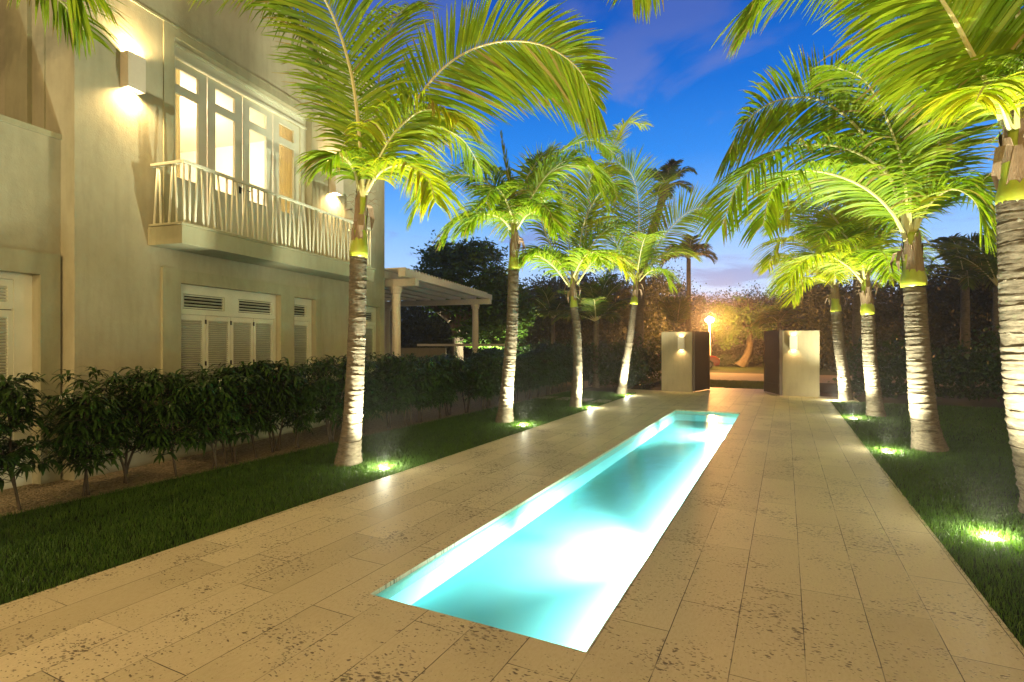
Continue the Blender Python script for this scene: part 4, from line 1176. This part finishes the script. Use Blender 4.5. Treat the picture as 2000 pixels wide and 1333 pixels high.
# ------------------------------------------------------------------ hedge shrubs
def shrub_mesh(seed, height=1.3, tips=70, leaf=.20, full=1.0):
    rg = random.Random(seed)
    st = MB(); lf = MB()
    nst = rg.choice((2, 3, 3))
    ends = []
    for k in range(nst):
        a = rg.uniform(0, 6.28)
        p = Vector((rg.uniform(-.05, .05), rg.uniform(-.05, .05), -.03))
        pts = [p.copy()]
        d = Vector((math.cos(a) * .16, math.sin(a) * .16, 1)).normalized()
        for i in range(6):
            p = p + d * height / 6.2; pts.append(p.copy())
            d = (d + Vector((rg.uniform(-.16, .16), rg.uniform(-.16, .16), 0))).normalized()
        st.tube(pts, [.016 - .0018 * i for i in range(7)], 6)
        for i in range(int(tips / nst)):
            t = rg.uniform(.17, 1.0) ** .8
            f = t * 6; k2 = min(int(f), 5)
            q = pts[k2].lerp(pts[k2 + 1], f - k2)
            aa = rg.uniform(0, 6.28)
            ln = rg.uniform(.15, .46) * (1.1 - .35 * t) * full
            e = q + Vector((math.cos(aa) * ln, math.sin(aa) * ln, rg.uniform(.02, .22)))
            mid = q.lerp(e, .5) + Vector((0, 0, .03))
            st.tube([q, mid, e], [.006, .004, .002], 4, cap=False)
            ends.append((q, mid, e))
    for q, mid, e in ends:
        for i in range(rg.randint(13, 19)):
            t = rg.uniform(.25, 1.0)
            p = q.lerp(mid, t * 2) if t < .5 else mid.lerp(e, t * 2 - 1)
            aa = rg.uniform(0, 6.28)
            d = (Vector((math.cos(aa), math.sin(aa), rg.uniform(-.5, .5))) + (e - q).normalized() * .6).normalized()
            L_ = leaf * rg.uniform(.7, 1.25); wd = .0155 * rg.uniform(.8, 1.3)
            c = [p]; dd = d.copy()
            for s in range(3):
                c.append(c[-1] + dd * L_ / 3); dd = (dd + Vector((0, 0, -.6))).normalized()
            side = d.cross(Vector((rg.uniform(-.3, .3), rg.uniform(-.3, .3), 1))).normalized()
            vs = []
            for s, cc in enumerate(c):
                ww = wd * (.35, 1, .85, .08)[s]
                vs += [cc - side * ww, cc + side * ww]
            lf.add(vs, [(2 * s, 2 * s + 1, 2 * s + 3, 2 * s + 2) for s in range(3)])
    return st, lf
HG = 'shrubs of the long hedge beside the villa'
protos = []
for k in range(6):
    root = empty('shrub')
    st, lf = shrub_mesh(100 + k, height=1.22 + .08 * (k % 3), tips=84 if k < 4 else 165, full=1.0 if k < 4 else 1.1)
    st.build('stem', M_STEM, root); lf.build('foliage', M_HEDGE, root)
    protos.append(root)
ORD = 'first second third fourth fifth sixth seventh eighth ninth tenth eleventh twelfth thirteenth fourteenth fifteenth sixteenth seventeenth eighteenth nineteenth twentieth'.split()
ORD += ['twenty-' + x for x in ORD[:9]] + ['thirtieth'] + ['thirty-' + x for x in ORD[:9]] + ['fortieth'] + ['forty-' + x for x in ORD[:9]]
spots = []
s = 2.2
rg = random.Random(5)
while s < 23.5:
    spots.append((s, -7.12 + rg.uniform(-.16, .12)))
    s += (.45 if s < 8 else .50) + rg.uniform(-.12, .14)
lookup = {}
for c in scene.collection.objects:
    if c.parent is not None: lookup.setdefault(c.parent.name, []).append(c)
used = set()
for i, (s, wc) in enumerate(spots):
    k = rg.randint(0, 3) if s < 8.5 else rg.randint(2, 5)
    o = protos[k]
    if k in used: o = copy_tree(o, None, lookup)
    used.add(k)
    p = W(wc, s); o.location = p
    o.rotation_euler = (0, 0, rg.uniform(0, 6.28))
    sc = rg.uniform(.86, 1.16) * (1.0 if s < 9 else 1.06)
    o.scale = (sc, sc, sc)
    kind = 'leggy' if s < 8.5 else 'dense'
    tag(o, '%s dark green narrow-leaved shrub, %s in the hedge counted from the lower left' % (kind, ORD[i]), 'shrub', HG)
for k, pr in enumerate(protos):
    if k not in used:
        for c in lookup.get(pr.name, []): bpy.data.objects.remove(c)
        bpy.data.objects.remove(pr)

# ------------------------------------------------------------------ leaf cloud helper for trees and masses
def leaf_cloud(name, centers, m, size, parent=None, seed=0, flat=0.0):
    """centers: (n,3) array of leaf positions; two crossed leaf-shaped quads would be heavier, so one bent leaf each"""
    rg = np.random.default_rng(seed)
    n = len(centers)
    d = rg.normal(size=(n, 3)); d[:, 2] = d[:, 2] * (1 - flat) - .15
    d /= np.linalg.norm(d, axis=1)[:, None]
    u = rg.normal(size=(n, 3)); u -= (u * d).sum(1)[:, None] * d
    u /= np.linalg.norm(u, axis=1)[:, None]
    if flat > 0:
        u[:, 2] *= (1 - flat)
    L_ = size * rg.uniform(.6, 1.3, n)[:, None]
    a = centers - d * L_ * .5; b_ = centers + d * L_ * .5
    wv = u * L_ * .28
    V = np.stack([a, centers - wv, b_, centers + wv], 1).reshape(-1, 3)
    q = np.arange(n * 4).reshape(n, 4)
    return np_mesh(name, V, q, m, parent)
def clumps(rg, n_cl, per, center, radii, cl_r, hollow=.55):
    out = []
    for _ in range(n_cl):
        v = rg.normal(size=3); v /= np.linalg.norm(v)
        r = hollow + (1 - hollow) * rg.random() ** .6
        c = np.array(center) + v * np.array(radii) * r
        rr = cl_r * rg.uniform(.6, 1.3)
        out.append(c + rg.normal(size=(per, 3)) * np.array([rr, rr, rr * .6]) * .55)
    return np.concatenate(out)

# spreading tree behind the pergola
rg2 = np.random.default_rng(50)
tY = 26.0
tb = PX(893, 672, tY); tb.z = 0
tree = empty('spreading_tree', tb); tag(tree, 'spreading dark tree with layered leaves and a forked trunk behind the pergola', 'tree')
mb = MB()
Lp = lambda u, v, Y: PX(u, v, Y) - tb
mb.tube(catmull([(0, 0, -.1), Lp(894, 690, tY), Lp(893, 650, tY)], 8), [.34, .32, .30, .28, .27, .26, .25, .24], 12)
limbs = [[(893, 655), (880, 625), (862, 590), (845, 550)], [(893, 655), (895, 610), (900, 560), (905, 520)], [(893, 655), (912, 620), (930, 580), (960, 540)], [(896, 660), (925, 640), (965, 620), (990, 600)], [(880, 625), (860, 610), (835, 590), (815, 560)]]
for lb in limbs: mb.tube(catmull([Lp(u, v, tY + rg2.uniform(-1.2, 1.2) * (i / 3)) for i, (u, v) in enumerate(lb)], 9), [.20, .18, .16, .14, .12, .10, .08, .06, .04], 8)
mb.build('trunk', M_BARK2, tree, smooth=True)
pts = []
for (u, v, Y_, ru, rv, n) in ((900, 560, 26, 92, 62, 90), (870, 500, 26, 45, 22, 26), (930, 500, 26, 55, 22, 30), (975, 590, 25, 45, 62, 60), (1010, 610, 24.5, 26, 40, 26), (850, 560, 27, 50, 40, 40), (940, 650, 24.6, 45, 25, 26)):
    c = np.array(tuple(Lp(u, v, Y_)))
    pts.append(clumps(rg2, int(n * 1.5), 80, c, (ru / FPX * Y_, 2.2, rv / FPX * Y_), .42, .35))
P_ = np.concatenate(pts)
P_[:, 2] = np.round(P_[:, 2] / .26) * .26 + rg2.normal(size=len(P_)) * .05     # leaves held in layers
leaf_cloud('crown', P_, M_TREE, .22, tree, 51, flat=.55)
uplight(tb + Vector((1.9, -1.9, 0)), tb + Vector((1.7, .6, 4)), E_PALM * 2.0, 'glowing uplight under the spreading tree behind the hedge', 110)

# curved lit tree beyond the road
cY = 41.0
cb = PX(1450, 716, cY); cb.z = 0
ct = empty('curved_tree', cb); tag(ct, 'small tree with a curved pale trunk lit orange beyond the road', 'tree')
Lc = lambda u, v, Y: PX(u, v, Y) - cb
mb = MB(); mb.tube(catmull([(-.2, 0, -.1), Lc(1455, 705, cY), Lc(1464, 680, cY), Lc(1464, 655, cY), Lc(1460, 636, cY)], 12), [.5, .42, .36, .32, .28, .26, .24, .22, .2, .18, .16, .14], 10)
for (u, v) in ((1440, 610), (1475, 612), (1425, 625), (1490, 635)): mb.tube([Lc(1461, 642, cY), Lc((u + 1461) / 2, v + 10, cY), Lc(u, v, cY)], [.12, .09, .04], 6)
mb.build('trunk', M_BARK, ct)
pts = [clumps(rg2, 60, 60, tuple(Lc(1445, 628, cY)), (2.6, 1.6, 1.7), .5, .3), clumps(rg2, 26, 60, tuple(Lc(1420, 640, cY)), (1.2, 1.2, 2.0), .4, .3), clumps(rg2, 30, 60, tuple(Lc(1490, 625, cY)), (1.4, 1.4, 1.2), .4, .3)]
leaf_cloud('crown', np.concatenate(pts), M_TREE, .22, ct, 52)

# ------------------------------------------------------------------ woodland mass and low planting
rg3 = np.random.default_rng(60)
prof_u = np.array([-400, 600, 700, 760, 800, 900, 1020, 1045, 1090, 1130, 1180, 1240, 1290, 1325, 1345, 1370, 1400, 1430, 1470, 1500, 1530, 1570, 1620, 1680, 1740, 1790, 1840, 1880, 1930, 2000, 2100, 2400])
prof_v = np.array([560, 570, 585, 595, 575, 560, 560, 548, 535, 545, 548, 542, 525, 535, 572, 578, 578, 572, 566, 570, 552, 545, 548, 560, 548, 535, 530, 520, 500, 480, 470, 460])
prof_v = prof_v + 16
prof_Y = np.array([30, 34, 36, 38, 38, 38, 36, 34, 33, 33, 33, 34, 38, 44, 50, 52, 52, 50, 48, 46, 42, 38, 34, 30, 28, 27, 26, 25, 24, 22, 20, 18])
def mass(n_cl, per, u0, u1, size, clr, seed, depth=7.0, front=0.0):
    out = []
    for _ in range(n_cl):
        u = rg3.uniform(u0, u1)
        Y_ = np.interp(u, prof_u, prof_Y) + front + rg3.random() ** 1.3 * depth
        vt = np.interp(u, prof_u, prof_v) + rg3.normal() * 11 + 4
        ztop = HCAM + (672 - vt) / FPX * Y_
        z = ztop * (1 - rg3.random() ** 1.7 * 1.0)
        c = np.array([(u - 1000) / FPX * Y_, Y_, max(z, .1)])
        rr = clr * rg3.uniform(.6, 1.4)
        out.append(c + rg3.normal(size=(per, 3)) * np.array([rr, rr, rr * .7]) * .5)
    return np.concatenate(out)
Pm = np.concatenate([mass(1100, 90, 560, 1340, .3, .95, 1), mass(500, 90, 1330, 1640, .3, 1.0, 2), mass(900, 80, 1560, 2350, .28, .9, 3)])
Pm = Pm[Pm[:, 2] > -.05]
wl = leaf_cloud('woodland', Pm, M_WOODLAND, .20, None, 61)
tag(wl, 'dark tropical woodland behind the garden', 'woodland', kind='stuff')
# solid dark heart so that no sky shows low down
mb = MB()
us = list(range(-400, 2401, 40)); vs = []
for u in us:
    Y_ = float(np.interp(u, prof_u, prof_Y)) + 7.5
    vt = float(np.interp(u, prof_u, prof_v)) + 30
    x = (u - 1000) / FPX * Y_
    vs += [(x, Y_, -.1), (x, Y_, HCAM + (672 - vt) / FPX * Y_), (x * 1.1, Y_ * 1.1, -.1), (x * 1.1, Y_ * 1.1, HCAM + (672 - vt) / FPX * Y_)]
fs = []
for i in range(len(us) - 1):
    a_, b_ = 4 * i, 4 * i + 4
    fs += [(a_, b_, b_ + 1, a_ + 1), (a_ + 1, b_ + 1, b_ + 3, a_ + 3), (a_ + 2, a_ + 3, b_ + 3, b_ + 2)]
mb.add(vs, fs)
hb = mb.build('woodland_heart', M_WOODLAND); tag(hb, kind='structure')
# low shrubs beyond the road and beside the gate, dark undergrowth at the right
def low(name, boxes, m, size, seed, label, per=55):
    r = np.random.default_rng(seed); out = []
    for (p0, p1, wd, h, n) in boxes:
        p0, p1 = np.array(tuple(p0)[:2]), np.array(tuple(p1)[:2])
        for _ in range(n):
            t = r.random(); xy = p0 + (p1 - p0) * t + r.normal(size=2) * wd * .4
            z = h * (r.random() ** .6) * (.75 + .5 * math.sin(t * 17 + seed) ** 2)
            out.append(np.array([xy[0], xy[1], z * .9]) + r.normal(size=(per, 3)) * np.array([.3, .3, .2]) * h * .35)
    P = np.concatenate(out); P = P[P[:, 2] > 0]
    o = leaf_cloud(name, P, m, size, None, seed); tag(o, label, 'undergrowth', kind='stuff'); return o
low('undergrowth', [(PX(1370, 716, 42), PX(1520, 716, 42), .8, .8, 110)], M_HEDGE, .16, 71, 'low lit planting beyond the road')
low('undergrowth', [(W(1.9, 20.6), W(5.5, 21.0), .6, 1.6, 120), (W(5, 20.6), W(16, 17), 1.2, 2.0, 220), (W(12, 20), W(17, 8), 1.5, 2.2, 160)], M_HEDGE, .13, 72, 'dark shrubs behind the right lawn')
low('undergrowth', [(W(-6.6, 20.4), W(-4.9, 20.5), .4, 1.5, 110), (W(-12, 23.5), W(-4.2, 22.5), .8, 1.7, 200)], M_HEDGE, .12, 73, 'dark shrubs between the hedge and the left gate wall')

# ------------------------------------------------------------------ street lamp and red car beyond the gate
lY = 38.0
lb_ = PX(1386, 672, lY); lb_.z = 0
lampz = HCAM + (672 - 627) / FPX * lY
sl = empty('street_lamp', lb_); tag(sl, 'street lamp with a blazing orange head beyond the gateway', 'street lamp')
mb = MB(); mb.tube([(0, 0, 0), (0, 0, .3), (0, 0, .32), (0, 0, lampz - .12)], [.11, .10, .07, .05], 12); mb.build('pole', M_STEEL, sl, smooth=True)
mb = MB(); mb.tube([(0, 0, lampz - .22), (0, 0, lampz - .16), (0, 0, lampz - .142)], [.06, .10, .10], 14); mb.build('cap', M_STEEL, sl)
mb = MB(); mb.tube([(0, 0, lampz - .14), (0, 0, lampz - .08), (0, 0, lampz), (0, 0, lampz + .10), (0, 0, lampz + .20), (0, 0, lampz + .27)], [.07, .19, .27, .28, .19, .07], 18); mb.build('globe', M_BULB, sl, smooth=True)
light('street_light', 'POINT', (0, -.45, lampz), E_STREET, (1.0, .42, .09), sl, radius=.15)

car = empty('parked_car', (13.9 - 1.75, 37.2, 0), R(2))
car.location = (PX(1398, 672, 37.0).x - 2.05, 37.0, 0)
tag(car, 'red car parked beyond the gateway, mostly hidden by the left gate leaf', 'car')
prof = [(-2.05, .35), (-2.08, .62), (-2.0, .88), (-1.5, .95), (-.95, 1.38), (.35, 1.42), (1.0, .98), (1.75, .86), (2.0, .70), (2.05, .50), (2.0, .30), (1.72, .25), (1.68, .42), (1.5, .58), (1.25, .62), (1.0, .58), (.82, .42), (.78, .24), (-.85, .24), (-.9, .42), (-1.08, .58), (-1.32, .62), (-1.56, .58), (-1.72, .42), (-1.76, .28)]
mb = MB(); n = len(prof)
layers = [(-.84, .97), (-.80, 1.0), (.80, 1.0), (.84, .97)]
vs = []
for y, k in layers: vs += [(x * k, y * (1 if z < .95 else .86), z * k if z > .5 else z) for x, z in prof]
fs = []
for i in range(3):
    for j in range(n): fs.append((i * n + j, i * n + (j + 1) % n, (i + 1) * n + (j + 1) % n, (i + 1) * n + j))
fs.append(tuple(range(n))); fs.append(tuple(3 * n + j for j in range(n))[::-1])
mb.add(vs, fs); body = mb.build('body', M_CARRED, car, bevel=.02)
mb = MB()
for s in (-1, 1):
    mb.add([(-1.35, s * .845, .96), (.9, s * .845, .99), (.3, s * .735, 1.33), (-.9, s * .735, 1.31)], [(0, 1, 2, 3)])
mb.add([(.42, -.66, 1.36), (.42, .66, 1.36), (1.02, .72, 1.0), (1.02, -.72, 1.0)], [(0, 1, 2, 3)])
mb.build('window', M_CARGLASS, car)
for x in (-1.32, 1.25):
    for s in (-1, 1):
        mb = MB(); mb.tube([(x, s * .66, .31), (x, s * .86, .31)], .31, 24); wh = mb.build('wheel', M_RUBBER, car)
        mb = MB(); mb.tube([(x, s * .861, .31), (x, s * .87, .31)], .19, 18); mb.build('rim', M_STEEL, wh)
for s in (-.62, .62):
    mb = MB(); mb.box((1.93, s - .14, .62), (2.04, s + .14, .74)); mb.build('headlight', M_HEADL, car, bevel=.02)
mb = MB(); mb.box((2.0, -.7, .32), (2.09, .7, .44)); mb.build('bumper', M_RUBBER, car, bevel=.02)

# ------------------------------------------------------------------ grass blades
def blades(regions, seed=9):
    r = np.random.default_rng(seed)
    Vs, Qs = [], []; off = 0
    for (w0, w1, s0, s1, dens, h, wd) in regions:
        n = int((w1 - w0) * (s1 - s0) * dens)
        wv = r.uniform(w0, w1, n); sv = r.uniform(s0, s1, n)
        X = wv * CT + sv * ST; Yv = -wv * ST + sv * CT
        # only where the lens could see them, with a margin for a step aside
        u = X / np.maximum(Yv, .1)
        keep = (Yv > 2.2) & (np.abs(u) < 1.35)
        X, Yv = X[keep], Yv[keep]; n = len(X)
        a = r.uniform(0, 2 * np.pi, n); b_ = r.uniform(0, 2 * np.pi, n)
        hh = h * r.uniform(.5, 1.25, n); ln = r.uniform(.1, .75, n) * hh
        dx, dy = np.cos(a) * wd / 2, np.sin(a) * wd / 2
        lx, ly = np.cos(b_) * ln, np.sin(b_) * ln
        z0 = -.025
        v0 = np.stack([X - dx, Yv - dy, np.full(n, z0)], 1); v1 = np.stack([X + dx, Yv + dy, np.full(n, z0)], 1)
        v2 = np.stack([X + dx * .8 + lx * .3, Yv + dy * .8 + ly * .3, z0 + hh * .6], 1); v3 = np.stack([X - dx * .8 + lx * .3, Yv - dy * .8 + ly * .3, z0 + hh * .6], 1)
        v4 = np.stack([X + dx * .1 + lx, Yv + dy * .1 + ly, z0 + hh], 1); v5 = np.stack([X - dx * .1 + lx, Yv - dy * .1 + ly, z0 + hh], 1)
        Vs.append(np.stack([v0, v1, v2, v3, v4, v5], 1).reshape(-1, 3))
        base = off + np.arange(n)[:, None] * 6
        Qs.append(np.concatenate([base + np.array([0, 1, 2, 3]), base + np.array([3, 2, 4, 5])], 0)); off += 6 * n
    o = np_mesh('grass', np.concatenate(Vs), np.concatenate(Qs), M_GRASS)
    tag(o, 'short green lawn grass', 'grass', kind='stuff')
blades([(-6.95, DW0 + .018, 1, 6, 4200, .048, .0045), (-6.95, DW0 + .018, 6, 11, 3000, .055, .006), (-6.95, DW0 + .018, 11, 18.7, 1500, .055, .009),
        (DW1 - .018, 4.6, 1.5, 7, 4200, .048, .0045), (DW1 - .018, 7, 7, 12, 2200, .055, .007), (DW1 - .018, 12, 12, 18.7, 900, .055, .010), (4.6, 9, 3, 7, 900, .055, .008),
        (-3.2, 1, 22.45, 27, 500, .07, .014)])


# ------------------------------------------------------------------ haze added to spread a glow round the street lamp
def f_haze(t):
    return t.n('ShaderNodeVolumePrincipled', i_Color=(.95, .95, .95, 1), i_Density=.0017, i_Anisotropy=.82).outputs[0]
mh = bpy.data.materials.new('glow_haze'); mh.use_nodes = True; mh.node_tree.nodes.clear()
th = NT(mh.node_tree); oh = th.n('ShaderNodeOutputMaterial'); th.put(oh, 'Volume', f_haze(th))
mb = MB(); mb.box((-90, -20, -1.2), (90, 90, 16)); hz = mb.build('haze', mh); tag(hz, kind='stuff')
